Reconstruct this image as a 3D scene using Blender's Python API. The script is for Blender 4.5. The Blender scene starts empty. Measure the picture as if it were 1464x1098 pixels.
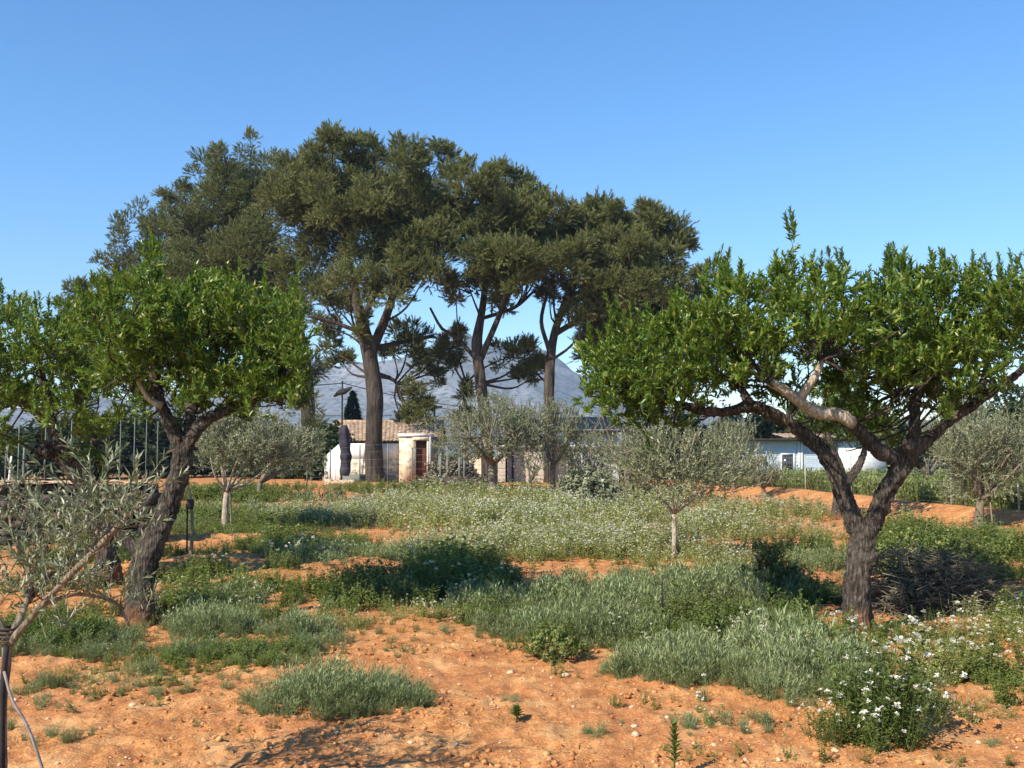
import bpy, math, random
import numpy as np
rng = np.random.default_rng(7); random.seed(7)
sc = bpy.context.scene
C = sc.collection
PI = math.pi

# ------------------------------------------------------------------ camera
F = 1500.0; CX, CY = 732.0, 549.0; PITCH = math.atan(96 / F); CAMZ = 1.6
cam = bpy.data.cameras.new('camera'); camo = bpy.data.objects.new('camera', cam); C.objects.link(camo)
camo.location = (0, 0, CAMZ); camo.rotation_euler = (PI / 2 + PITCH, 0, 0)
cam.sensor_width = 36; cam.lens = 36 * F / 1464; cam.clip_end = 20000; cam.clip_start = .05
sc.camera = camo
cp, sp = math.cos(PITCH), math.sin(PITCH)

def at(px, py, Y):
    """the point at depth Y (metres north of the photographer) seen at a photo position"""
    x, y = (px - CX) / F, (CY - py) / F
    d = np.array([x, cp - y * sp, sp + y * cp])
    return np.array([0, 0, CAMZ]) + d * (Y / d[1])
def depth(py):
    y = (CY - py) / F
    return -CAMZ / (sp + y * cp) * (cp - y * sp)
def gnd(px, py):
    Y = depth(py); p = at(px, py, Y); return p[0], p[1]

# ------------------------------------------------------------------ noise, terrain
def _h(ix, iy, s):
    n = (ix.astype(np.int64) * 374761393 + iy.astype(np.int64) * 668265263 + s * 974634721) & 0x7fffffff
    n = ((n ^ (n >> 13)) * 1274126177) & 0x7fffffff
    return ((n ^ (n >> 16)) & 0xffff) / 65535.0
def noise2(x, y, s=0):
    x = np.asarray(x, float); y = np.asarray(y, float)
    ix, iy = np.floor(x), np.floor(y); fx, fy = x - ix, y - iy
    fx = fx * fx * (3 - 2 * fx); fy = fy * fy * (3 - 2 * fy)
    a, b, c, d = _h(ix, iy, s), _h(ix + 1, iy, s), _h(ix, iy + 1, s), _h(ix + 1, iy + 1, s)
    return (a + (b - a) * fx) * (1 - fy) + (c + (d - c) * fx) * fy
def fbm(x, y, s=0, o=4):
    r = 0; a = .5
    for k in range(o):
        r = r + a * noise2(np.asarray(x) * 2 ** k, np.asarray(y) * 2 ** k, s + k * 17); a *= .5
    return r
def seg_dist(X, Y, a, b):
    ax, ay = a; bx, by = b; dx, dy = bx - ax, by - ay
    t = np.clip(((X - ax) * dx + (Y - ay) * dy) / (dx * dx + dy * dy), 0, 1)
    return np.hypot(X - ax - t * dx, Y - ay - t * dy)
BANK = [gnd(985, 699), gnd(1150, 712), gnd(1300, 733), gnd(1480, 752), gnd(1900, 790)]
EDGE = [gnd(-200, 692), gnd(440, 690), gnd(620, 694), gnd(860, 694), gnd(985, 699)]
FURROW = [gnd(250, 778), gnd(430, 772)], [gnd(225, 812), gnd(345, 806)], [gnd(360, 836), gnd(520, 812)], [gnd(-20, 800), gnd(110, 790)]
def H(X, Y):
    X = np.asarray(X, float); Y = np.asarray(Y, float)
    w = np.clip((60 - Y) / 20, 0, 1)
    z = (fbm(X * .35, Y * .35, 3, 3) - .44) * .09 * w
    for a, b in zip(BANK[:-1], BANK[1:]):
        pass
    d = np.min([seg_dist(X, Y, a, b) for a, b in zip(BANK[:-1], BANK[1:])], axis=0)
    z = z + .30 * np.exp(-(d / .8) ** 2)
    d = np.min([seg_dist(X, Y, a, b) for a, b in zip(EDGE[:-1], EDGE[1:])], axis=0)
    z = z + .10 * np.exp(-(d / 1.2) ** 2)
    for a, b in FURROW:
        d = seg_dist(X, Y, a, b); z = z + .14 * np.exp(-(d / .45) ** 2)
    return z
def ground_fine(X, Y):
    w = np.clip((34 - Y) / 16, 0, 1)
    cl = np.abs(fbm(X * 3.1, Y * 3.1, 11, 4) - .47)
    return H(X, Y) + w * ((fbm(X * 9, Y * 9, 21, 3) - .44) * .050 + (.10 - cl) * .060
                          + np.maximum(0, noise2(X * 24, Y * 24, 5) - .62) * .060 + np.maximum(0, noise2(X * 46, Y * 46, 8) - .6) * .03)

# ------------------------------------------------------------------ materials
def mat(name):
    m = bpy.data.materials.new(name); m.use_nodes = True
    nt = m.node_tree; nt.nodes.clear()
    out = nt.nodes.new('ShaderNodeOutputMaterial'); b = nt.nodes.new('ShaderNodeBsdfPrincipled')
    nt.links.new(b.outputs[0], out.inputs[0])
    return m, nt, b, out
def ramp(nt, stops, fac, interp='LINEAR'):
    r = nt.nodes.new('ShaderNodeValToRGB'); r.color_ramp.interpolation = interp
    e = r.color_ramp.elements
    while len(e) < len(stops): e.new(.5)
    for k, (p, c) in enumerate(stops):
        e[k].position = p; e[k].color = (*c, 1)
    if fac is not None: nt.links.new(fac, r.inputs[0])
    return r.outputs[0]
def tex(nt, kind, scale, detail=4, rough=.55, vec=None, stretch=None):
    n = nt.nodes.new('ShaderNodeTexNoise' if kind == 'n' else 'ShaderNodeTexVoronoi' if kind == 'v' else 'ShaderNodeTexWave')
    n.inputs['Scale'].default_value = scale
    if kind == 'n': n.inputs['Detail'].default_value = detail; n.inputs['Roughness'].default_value = rough
    tc = nt.nodes.new('ShaderNodeTexCoord'); v = tc.outputs['Object']
    if stretch:
        mp = nt.nodes.new('ShaderNodeMapping'); mp.inputs['Scale'].default_value = stretch
        nt.links.new(v, mp.inputs[0]); v = mp.outputs[0]
    nt.links.new(v, n.inputs['Vector'])
    return n
def mixc(nt, f, a, b, mode='MIX'):
    m = nt.nodes.new('ShaderNodeMix'); m.data_type = 'RGBA'; m.blend_type = mode
    for s, v in ((0, f), (6, a), (7, b)):
        if hasattr(v, 'is_linked'): nt.links.new(v, m.inputs[s])
        elif s == 0: m.inputs[0].default_value = v
        else: m.inputs[s].default_value = (*v, 1)
    return m.outputs[2]
def bump(nt, b, h, strength, dist):
    n = nt.nodes.new('ShaderNodeBump'); n.inputs['Strength'].default_value = strength; n.inputs['Distance'].default_value = dist
    nt.links.new(h, n.inputs['Height']); nt.links.new(n.outputs[0], b.inputs['Normal'])
def leaf_mat(name, stops, rough=.45, spec=.35, trans=.28, tcol=None, patch=.0, pcol=None):
    m, nt, b, out = mat(name)
    a = nt.nodes.new('ShaderNodeAttribute'); a.attribute_name = 'rnd'
    col = ramp(nt, stops, a.outputs['Fac'])
    if pcol:
        n = tex(nt, 'n', patch, 3); f = ramp(nt, [(.42, (0, 0, 0)), (.62, (1, 1, 1))], n.outputs['Fac'])
        col = mixc(nt, f, col, mixc(nt, .55, col, pcol))
    nt.links.new(col, b.inputs['Base Color'])
    b.inputs['Roughness'].default_value = rough; b.inputs['Specular IOR Level'].default_value = spec
    if trans:
        t = nt.nodes.new('ShaderNodeBsdfTranslucent')
        nt.links.new(mixc(nt, .35, col, tcol or (.16, .25, .02)), t.inputs[0])
        mx = nt.nodes.new('ShaderNodeMixShader'); mx.inputs[0].default_value = trans
        nt.links.new(b.outputs[0], mx.inputs[1]); nt.links.new(t.outputs[0], mx.inputs[2]); nt.links.new(mx.outputs[0], out.inputs[0])
    return m
def rough_mat(name, stops, scale, detail=5, rough=.9, bstr=.5, bdist=.02, stretch=None, spec=.2, two=None):
    m, nt, b, out = mat(name)
    n = tex(nt, 'n', scale, detail, .6, stretch=stretch)
    col = ramp(nt, stops, n.outputs['Fac'])
    if two:
        s2, c2, lo, hi = two
        n2 = tex(nt, 'n', s2, 3); col = mixc(nt, ramp(nt, [(lo, (0, 0, 0)), (hi, (1, 1, 1))], n2.outputs['Fac']), col, c2)
    nt.links.new(col, b.inputs['Base Color'])
    b.inputs['Roughness'].default_value = rough; b.inputs['Specular IOR Level'].default_value = spec
    if bstr: bump(nt, b, n.outputs['Fac'], bstr, bdist)
    return m
def bark(name, dark, mid, light, scale, bstr=1.0, bdist=.03, base=None):
    m, nt, b, out = mat(name)
    st = (1, 1, .16)
    v = tex(nt, 'v', scale, stretch=st); v.feature = 'DISTANCE_TO_EDGE'
    n = tex(nt, 'n', scale * 1.7, 6, .65, stretch=(1, 1, .35))
    n3 = tex(nt, 'n', scale * .25, 3)
    mul = nt.nodes.new('ShaderNodeMath'); mul.operation = 'MULTIPLY_ADD'
    nt.links.new(v.outputs['Distance'], mul.inputs[0]); mul.inputs[1].default_value = .9; nt.links.new(n.outputs['Fac'], mul.inputs[2])
    col = ramp(nt, [(.30, dark), (.58, mid), (.9, light)], mul.outputs[0])
    col = mixc(nt, ramp(nt, [(.45, (0, 0, 0)), (.7, (1, 1, 1))], n3.outputs['Fac']), col, mixc(nt, .5, col, light))
    if base:                                   # red earth splashed on the foot of the trunk
        h0, c = base
        tc = nt.nodes.new('ShaderNodeTexCoord'); sx = nt.nodes.new('ShaderNodeSeparateXYZ'); nt.links.new(tc.outputs['Object'], sx.inputs[0])
        ad = nt.nodes.new('ShaderNodeMath'); ad.operation = 'MULTIPLY_ADD'; nt.links.new(n3.outputs['Fac'], ad.inputs[0]); ad.inputs[1].default_value = .5; nt.links.new(sx.outputs['Z'], ad.inputs[2])
        f = ramp(nt, [(h0 * .5 + .12, (1, 1, 1)), (h0 + .25, (0, 0, 0))], ad.outputs[0])
        col = mixc(nt, f, col, mixc(nt, .7, col, c))
    nt.links.new(col, b.inputs['Base Color']); b.inputs['Roughness'].default_value = .92; b.inputs['Specular IOR Level'].default_value = .15
    bump(nt, b, mul.outputs[0], bstr, bdist)
    return m

M = {}
def soil_mat():
    m, nt, b, out = mat('red_soil')
    n1 = tex(nt, 'n', .9, 5, .6); n2 = tex(nt, 'n', 9, 6, .65); n3 = tex(nt, 'n', 60, 4, .6)
    c = ramp(nt, [(.30, (.30, .115, .038)), (.5, (.46, .192, .062)), (.72, (.60, .305, .115))], n2.outputs['Fac'])
    c = mixc(nt, ramp(nt, [(.4, (0, 0, 0)), (.65, (1, 1, 1))], n1.outputs['Fac']), c, mixc(nt, .45, c, (.42, .16, .066)))
    c = mixc(nt, ramp(nt, [(.55, (0, 0, 0)), (.7, (1, 1, 1))], n3.outputs['Fac']), c, (.66, .41, .20)); c = mixc(nt, ramp(nt, [(.30, (1, 1, 1)), (.42, (0, 0, 0))], n3.outputs['Fac']), c, (.24, .085, .03))
    n4 = tex(nt, 'n', 2.3, 5, .65)
    c = mixc(nt, ramp(nt, [(.52, (0, 0, 0)), (.68, (.75, .75, .75))], n4.outputs['Fac']), c, (.62, .36, .155))
    c = mixc(nt, ramp(nt, [(.34, (.7, .7, .7)), (.44, (0, 0, 0))], n4.outputs['Fac']), c, (.30, .115, .045))
    v = tex(nt, 'v', 38); v.feature = 'F1'
    peb = ramp(nt, [(.10, (1, 1, 1)), (.2, (0, 0, 0))], v.outputs['Distance'])
    sel = nt.nodes.new('ShaderNodeSeparateColor'); nt.links.new(v.outputs['Color'], sel.inputs[0])
    k = ramp(nt, [(.72, (0, 0, 0)), (.74, (1, 1, 1))], sel.outputs[0])
    c = mixc(nt, mixc(nt, 1.0, peb, k, 'MULTIPLY'), c, (.66, .47, .28))
    # straw and thatch where weeds grew, beyond the orchard
    tc = nt.nodes.new('ShaderNodeTexCoord'); sx = nt.nodes.new('ShaderNodeSeparateXYZ'); nt.links.new(tc.outputs['Object'], sx.inputs[0])
    far = nt.nodes.new('ShaderNodeMapRange'); far.inputs[1].default_value = 62; far.inputs[2].default_value = 90; nt.links.new(sx.outputs[1], far.inputs[0])
    c = mixc(nt, far.outputs[0], c, (.10, .13, .05))
    nt.links.new(c, b.inputs['Base Color']); b.inputs['Roughness'].default_value = .95; b.inputs['Specular IOR Level'].default_value = .1
    bump(nt, b, mixc(nt, .5, n2.outputs['Fac'], n3.outputs['Fac']), .7, .03)
    return m
M['soil'] = soil_mat()
M['almond_leaf'] = leaf_mat('almond_leaf', [(0, (.042, .086, .011)), (.45, (.100, .168, .020)), (.8, (.205, .27, .036)), (1, (.36, .34, .085))], .36, .5, .36, (.24, .36, .02))
M['pine_needle'] = leaf_mat('pine_needle', [(0, (.066, .086, .028)), (.5, (.145, .168, .050)), (.85, (.235, .24, .08)), (1, (.33, .29, .13))], .5, .3, .30, (.24, .28, .05), .25, (.19, .18, .07))
M['olive_leaf'] = leaf_mat('olive_leaf', [(0, (.115, .13, .062)), (.5, (.23, .245, .135)), (.85, (.36, .37, .23)), (1, (.42, .41, .28))], .48, .35, .22, (.2, .22, .08))
M['olive_leaf_near'] = leaf_mat('olive_leaf_near', [(0, (.075, .095, .048)), (.5, (.15, .18, .09)), (.8, (.28, .30, .19)), (1, (.42, .43, .31))], .42, .4, .15, (.2, .22, .08))
M['feather'] = leaf_mat('feather_leaf', [(0, (.11, .165, .060)), (.5, (.235, .295, .125)), (.85, (.36, .40, .20)), (1, (.44, .42, .22))], .5, .3, .25, (.16, .24, .06), .8, (.16, .19, .06))
M['weed'] = leaf_mat('weed_leaf', [(0, (.080, .125, .025)), (.5, (.185, .24, .052)), (.85, (.31, .335, .10)), (1, (.42, .38, .17))], .5, .3, .28, (.16, .24, .02), .6, (.15, .17, .05))
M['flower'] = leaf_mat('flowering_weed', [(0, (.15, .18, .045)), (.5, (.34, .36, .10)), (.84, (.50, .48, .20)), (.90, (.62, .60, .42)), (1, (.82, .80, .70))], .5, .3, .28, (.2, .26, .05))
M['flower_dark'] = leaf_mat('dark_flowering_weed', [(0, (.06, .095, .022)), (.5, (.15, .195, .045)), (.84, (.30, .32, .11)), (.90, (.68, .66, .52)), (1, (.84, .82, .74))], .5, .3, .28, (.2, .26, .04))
M['bush_leaf'] = leaf_mat('bush_leaf', [(0, (.022, .040, .014)), (.5, (.045, .070, .022)), (1, (.09, .115, .04))], .5, .3, .2)
M['shrub_leaf'] = leaf_mat('shrub_leaf', [(0, (.04, .062, .02)), (.5, (.085, .115, .035)), (1, (.16, .175, .065))], .5, .3, .25)
M['dry'] = leaf_mat('dry_twig', [(0, (.10, .085, .06)), (.5, (.19, .17, .12)), (1, (.33, .29, .20))], .8, .1, .1, (.2, .17, .1))
M['straw'] = leaf_mat('straw', [(0, (.12, .07, .04)), (.4, (.35, .24, .13)), (1, (.62, .50, .32))], .8, .1, 0)
M['yellow'] = leaf_mat('yellow_bloom', [(0, (.09, .14, .02)), (.6, (.2, .24, .03)), (.7, (.6, .5, .03)), (1, (.72, .62, .05))], .6, .2, .25)
M['almond_bark'] = bark('almond_bark', (.013, .010, .008), (.048, .038, .031), (.15, .125, .10), 30, 1.0, .035, (.22, (.40, .17, .07)))
M['branch_bark'] = bark('branch_bark', (.045, .034, .026), (.16, .13, .095), (.33, .27, .20), 34, .8, .02)
M['pale_bark'] = bark('pale_bark', (.12, .09, .065), (.33, .27, .20), (.52, .45, .35), 34, .8, .02)
M['pine_bark'] = bark('pine_bark', (.016, .013, .011), (.046, .037, .031), (.10, .08, .065), 3.2, 1.0, .12)
M['olive_bark'] = rough_mat('olive_bark', [(.3, (.085, .07, .05)), (.55, (.20, .17, .12)), (.8, (.34, .29, .215))], 9, 6, stretch=(1, 1, .25))
M['twig'] = rough_mat('twig', [(.3, (.13, .11, .08)), (.7, (.30, .27, .20))], 20, 4)
M['stone'] = rough_mat('limestone', [(.3, (.40, .25, .14)), (.6, (.58, .43, .28)), (.8, (.70, .58, .42))], 6, 5)
M['shaded_stone'] = rough_mat('shaded_stone', [(.3, (.025, .022, .02)), (.55, (.075, .066, .058)), (.8, (.17, .145, .12))], 5, 6, bdist=.06, bstr=1)  # dark tone holds the tree shade that falls on the wall
M['wire'] = rough_mat('galvanised_wire', [(.3, (.16, .17, .16)), (.7, (.28, .29, .28))], 8, 3, .5, 0)
M['post'] = rough_mat('galvanised_post', [(.3, (.26, .28, .26)), (.7, (.42, .44, .41))], 6, 3, .5, 0)
M['white_paint'] = rough_mat('white_paint', [(.3, (.58, .57, .55)), (.6, (.74, .73, .70)), (.8, (.80, .79, .77))], 1.6, 6, bdist=.01, two=(.7, (.55, .52, .46), .55, .75))
M['cream'] = rough_mat('cream_stone', [(.36, (.36, .25, .14)), (.48, (.66, .55, .38)), (.66, (.80, .73, .58))], 3.6, 7, bdist=.05, bstr=.8)
M['rubble'] = rough_mat('rubble_wall', [(.38, (.14, .11, .08)), (.48, (.45, .38, .28)), (.6, (.72, .65, .54))], 3.4, 7, bdist=.08, bstr=1)
M['ochre'] = rough_mat('ochre_stone', [(.3, (.42, .26, .13)), (.55, (.62, .44, .26)), (.8, (.70, .55, .36))], 1.6, 6, bdist=.06, bstr=.7)
M['tile'] = rough_mat('roof_tile', [(.34, (.13, .090, .065)), (.5, (.30, .205, .14)), (.66, (.47, .35, .25))], 4.5, 6, two=(.5, (.24, .19, .12), .50, .68), bdist=.03)
M['terracotta'] = rough_mat('terracotta', [(.3, (.30, .11, .06)), (.7, (.42, .17, .09))], 3, 4)
M['door'] = rough_mat('brown_door', [(.3, (.085, .028, .018)), (.7, (.14, .05, .032))], 4, 5, .6, .3, .01, (1, 1, .15))
M['dark'] = rough_mat('dark_timber', [(.3, (.018, .016, .016)), (.7, (.045, .04, .038))], 5, 4)
M['pink_sheet'] = rough_mat('pinkish_sheet', [(.3, (.40, .34, .275)), (.7, (.54, .465, .385))], 1.1, 5, .6, .1, .01)
M['grey_sheet'] = rough_mat('grey_sheet', [(.3, (.30, .31, .31)), (.7, (.44, .45, .44))], 1.1, 6, .6, .1, .01)
M['shaded_blue_sheet'] = rough_mat('shaded_blue_white_sheet', [(.3, (.36, .43, .48)), (.6, (.47, .55, .61)), (.8, (.58, .64, .68))], .9, 5, .55, .1, .01)  # bluish sheet tone that also holds the trees' shade on the front
M['glass'] = rough_mat('window_glass', [(.3, (.02, .025, .03)), (.7, (.04, .05, .06))], 1, 2, .12, 0, spec=.6)
M['wrap'] = rough_mat('dark_cloth', [(.35, (.015, .014, .02)), (.6, (.05, .045, .06)), (.75, (.22, .20, .24))], 2.2, 4, .7, .6, .05, (1, 1, .5))
M['cable'] = rough_mat('black_cable', [(.3, (.02, .02, .022)), (.7, (.03, .03, .03))], 5, 2, .6, 0)
M['rope'] = rough_mat('rope', [(.3, (.05, .04, .03)), (.7, (.14, .11, .08))], 60, 3, .9, .5, .004)
M['hose'] = rough_mat('grey_cane', [(.3, (.17, .15, .14)), (.7, (.32, .29, .27))], 30, 4, .7, .3, .003)
M['net'] = rough_mat('grey_green_net', [(.3, (.10, .115, .10)), (.7, (.19, .21, .19))], 2, 4, .8, 0)
M['poppy'] = rough_mat('poppy', [(.3, (.6, .05, .02)), (.7, (.7, .09, .03))], 20, 2, .6, 0)
def mountain_mat():
    m, nt, b, out = mat('limestone_mountain')
    n = tex(nt, 'n', .004, 8, .7); n2 = tex(nt, 'n', .09, 5, .75)
    c = ramp(nt, [(.35, (.11, .115, .10)), (.5, (.18, .178, .168)), (.68, (.29, .28, .265))], n.outputs['Fac'])
    c = mixc(nt, ramp(nt, [(.48, (0, 0, 0)), (.60, (1, 1, 1))], n2.outputs['Fac']), c, (.075, .085, .06))
    nt.links.new(c, b.inputs['Base Color']); b.inputs['Roughness'].default_value = 1; b.inputs['Specular IOR Level'].default_value = 0
    return m
M['mountain'] = mountain_mat()

# ------------------------------------------------------------------ mesh helpers
ORG = {}
def mesh_obj(name, V, Fs, material, parent=None, loc=(0, 0, 0), rnd=None, smooth=False):
    """V (n,3) world points; Fs a list of face arrays; ONE mesh object"""
    V = np.asarray(V, np.float64); org = np.array(ORG[parent.name] if parent else loc, float)
    me = bpy.data.meshes.new(name)
    Fs = [np.asarray(f, np.int32) for f in (Fs if isinstance(Fs, list) else [Fs]) if len(f)]
    me.vertices.add(len(V)); me.vertices.foreach_set('co', (V - org).astype(np.float32).ravel())
    loops = np.concatenate([f.ravel() for f in Fs]); tot = np.concatenate([np.full(len(f), f.shape[1], np.int32) for f in Fs])
    me.loops.add(len(loops)); me.loops.foreach_set('vertex_index', loops)
    me.polygons.add(len(tot)); me.polygons.foreach_set('loop_start', np.concatenate([[0], np.cumsum(tot)[:-1]]).astype(np.int32))
    if smooth: me.polygons.foreach_set('use_smooth', np.ones(len(tot), bool))
    if rnd is not None:
        a = me.attributes.new('rnd', 'FLOAT', 'POINT'); a.data.foreach_set('value', np.asarray(rnd, np.float32))
    me.update(calc_edges=True); me.validate()
    me.materials.append(M[material])
    o = bpy.data.objects.new(name, me); C.objects.link(o)
    if parent: o.parent = parent
    else: o.location = org
    ORG[o.name] = tuple(org)
    return o
def tag(o, label, cat, group=None, kind=None):
    o['label'] = label; o['category'] = cat
    if group: o['group'] = group
    if kind: o['kind'] = kind
    return o
def thing(name, label, cat, loc, group=None):
    o = bpy.data.objects.new(name, None); C.objects.link(o); o.location = loc; o.empty_display_size = .2
    ORG[o.name] = tuple(loc); return tag(o, label, cat, group)

class Geo:
    def __init__(s): s.V = []; s.Q = []; s.T = []; s.n = 0; s.R = []
    def add(s, V, Q=None, T=None, r=.5):
        V = np.asarray(V, float)
        if Q is not None and len(Q): s.Q.append(np.asarray(Q) + s.n)
        if T is not None and len(T): s.T.append(np.asarray(T) + s.n)
        s.V.append(V); s.n += len(V); s.R.append(np.full(len(V), r) if np.isscalar(r) else r)
    def box(s, x0, x1, y0, y1, z0, z1, tr=None):
        V = np.array([(x, y, z) for z in (z0, z1) for y in (y0, y1) for x in (x0, x1)], float)
        if tr: V = tr(V)
        s.add(V, [(0, 2, 3, 1), (4, 5, 7, 6), (0, 1, 5, 4), (2, 6, 7, 3), (0, 4, 6, 2), (1, 3, 7, 5)])
    def tube(s, P, R, n=8, step=None, wob=0, seed=0, r=.5):
        P = np.asarray(P, float); R = np.asarray(R, float)
        if step:                                                  # Catmull-Rom resample
            L = np.linalg.norm(np.diff(P, axis=0), axis=1); ts = []; 
            PP = np.vstack([2 * P[0] - P[1], P, 2 * P[-1] - P[-2]]); out = []; ro = []
            for i in range(len(P) - 1):
                k = max(1, int(L[i] / step))
                for t in np.arange(k) / k:
                    a, b, c, d = PP[i:i + 4]
                    out.append(.5 * (2 * b + (c - a) * t + (2 * a - 5 * b + 4 * c - d) * t * t + (3 * b - a - 3 * c + d) * t ** 3))
                    ro.append(R[i] + (R[i + 1] - R[i]) * t)
            out.append(P[-1]); ro.append(R[-1]); P = np.array(out); R = np.array(ro)
        m = len(P); T = np.gradient(P, axis=0); T /= np.linalg.norm(T, axis=1)[:, None] + 1e-9
        ref = np.array([.31, .94, .1]) if abs(T[0][1]) < .8 else np.array([.94, .1, .31])
        N = np.cross(T, ref); N /= np.linalg.norm(N, axis=1)[:, None] + 1e-9; B = np.cross(T, N)
        a = np.arange(n) / n * 2 * PI
        rr = np.repeat(R[:, None], n, 1)
        if wob:
            ln = np.concatenate([[0], np.cumsum(np.linalg.norm(np.diff(P, axis=0), axis=1))])
            A, Ln = np.meshgrid(a, ln); rm = max(R.max(), 1e-6)
            rr = rr * (1 + wob * (fbm(np.cos(A) * 1.6 + 5, np.sin(A) * 1.6 + Ln / rm * .22, seed, 3) - .44) * 2
                       + wob * .5 * (noise2(A * 2.2, Ln / rm * .5, seed + 5) - .5))
        V = P[:, None, :] + rr[:, :, None] * (np.cos(a)[None, :, None] * N[:, None, :] + np.sin(a)[None, :, None] * B[:, None, :])
        V = V.reshape(-1, 3)
        i = np.arange(m - 1)[:, None] * n; j = np.arange(n)[None, :]; j2 = (j + 1) % n
        Q = np.stack([i + j, i + j2, i + n + j2, i + n + j], -1).reshape(-1, 4)
        V = np.vstack([V, P[0], P[-1]]); c0, c1 = m * n, m * n + 1; jj = np.arange(n)
        Tt = np.vstack([np.stack([np.full(n, c0), (jj + 1) % n, jj], 1), np.stack([np.full(n, c1), (m - 1) * n + jj, (m - 1) * n + (jj + 1) % n], 1)])
        s.add(V, Q, Tt, r)
    def obj(s, name, material, parent=None, loc=(0, 0, 0), smooth=False):
        return mesh_obj(name, np.vstack(s.V), [np.vstack(x) for x in (s.Q, s.T) if x], material, parent, loc, np.concatenate(s.R), smooth)

def frames(D, spin):
    """rotation matrices whose local z is D"""
    D = D / (np.linalg.norm(D, axis=1)[:, None] + 1e-9)
    ref = np.where(np.abs(D[:, 2:3]) < .95, np.array([[0, 0, 1.]]), np.array([[1., 0, 0]]))
    x = np.cross(ref, D); x /= np.linalg.norm(x, axis=1)[:, None] + 1e-9; y = np.cross(D, x)
    c, s_ = np.cos(spin)[:, None], np.sin(spin)[:, None]
    return np.stack([x * c + y * s_, -x * s_ + y * c, D], axis=2)
def scatter(tpls, P, D, S, rn, spread=.25):
    """real geometry: each point gets a copy of one of the templates; returns V, tris, rnd"""
    P = np.asarray(P); N = len(P); ch = rng.integers(0, len(tpls), N); Rm = frames(np.asarray(D, float), rng.uniform(0, 2 * PI, N))
    S = np.broadcast_to(np.asarray(S, float), (N,)); rn = np.broadcast_to(np.asarray(rn, float), (N,))
    Vs, Ts, Rs, n = [], [], [], 0
    for t, (tv, tf, tr) in enumerate(tpls):
        k = np.nonzero(ch == t)[0]
        if not len(k): continue
        V = np.einsum('kij,vj->kvi', Rm[k], tv) * S[k][:, None, None] + P[k][:, None, :]
        Vs.append(V.reshape(-1, 3)); Ts.append((tf[None] + (np.arange(len(k)) * len(tv))[:, None, None] + n).reshape(-1, 3)); n += len(k) * len(tv)
        r = np.where(tr[None] > .86, tr[None], np.clip(rn[k][:, None] * (1 - spread * 2) + tr[None] * spread * 2, 0, .85 if tr.max() > .86 else 1))
        Rs.append(r.ravel())
    return np.vstack(Vs), np.vstack(Ts), np.concatenate(Rs)

class Tpl:
    def __init__(s): s.V = []; s.T = []; s.R = []; s.n = 0
    def leaf(s, p, d, L, w, r, fold=.25, up=(0, 0, 1), droop=.1, seg=1):
        p = np.asarray(p, float); d = np.asarray(d, float) / np.linalg.norm(d)
        x = np.cross(d, up); nx = np.linalg.norm(x); x = x / nx if nx > 1e-4 else np.array([1., 0, 0]); u = np.cross(x, d)
        if seg == 1:
            V = [p, p + d * L * .45 + x * w + u * fold * w, p + d * L - u * droop * L, p + d * L * .45 - x * w + u * fold * w]
            T = [(0, 1, 2), (0, 2, 3)]
        else:
            V = [p, p + d * L * .3 + x * w * .9 + u * fold * w, p + d * L * .65 + x * w * .75 + u * (fold * w - droop * L * .4), p + d * L - u * droop * L,
                 p + d * L * .65 - x * w * .75 + u * (fold * w - droop * L * .4), p + d * L * .3 - x * w * .9 + u * fold * w, p + d * L * .45 - u * droop * L * .1]
            T = [(0, 1, 6), (1, 2, 6), (2, 3, 6), (3, 4, 6), (4, 5, 6), (5, 0, 6)]
        s.T += [tuple(i + s.n for i in t) for t in T]; s.V += V; s.R += [r] * len(V); s.n += len(V)
    def blade(s, p, d, L, w, r):
        p = np.asarray(p, float); d = np.asarray(d, float) / np.linalg.norm(d); x = np.cross(d, rdir()); x /= np.linalg.norm(x) + 1e-6
        s.V += [p - x * w, p + x * w, p + d * L]; s.T.append((s.n, s.n + 1, s.n + 2)); s.R += [r] * 3; s.n += 3
    def stem(s, P, w, r):
        P = [np.asarray(p, float) for p in P]; a = s.n
        for i, p in enumerate(P):
            k = w * (1 - .7 * i / max(1, len(P) - 1))
            for q in ((k, 0, 0), (-k * .5, k * .87, 0), (-k * .5, -k * .87, 0)): s.V.append(p + np.array(q)); s.R.append(r)
            if i:
                for j in range(3):
                    x, y, X, Y = a + (i - 1) * 3 + j, a + (i - 1) * 3 + (j + 1) % 3, a + i * 3 + j, a + i * 3 + (j + 1) % 3
                    s.T += [(x, y, Y), (x, Y, X)]
        s.n += 3 * len(P)
    def get(s): return np.array(s.V), np.array(s.T), np.array(s.R)
U = random.uniform
def rdir(zlo=-1, zhi=1):
    z = U(zlo, zhi); a = U(0, 2 * PI); q = math.sqrt(max(0, 1 - z * z)); return np.array([q * math.cos(a), q * math.sin(a), z])
def curve(d0, d1, L, n):
    p = np.zeros(3); out = [p.copy()]
    for i in range(n):
        d = d0 * (1 - i / n) + d1 * (i / n); p = p + d / np.linalg.norm(d) * L / n; out.append(p.copy())
    return out

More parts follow.
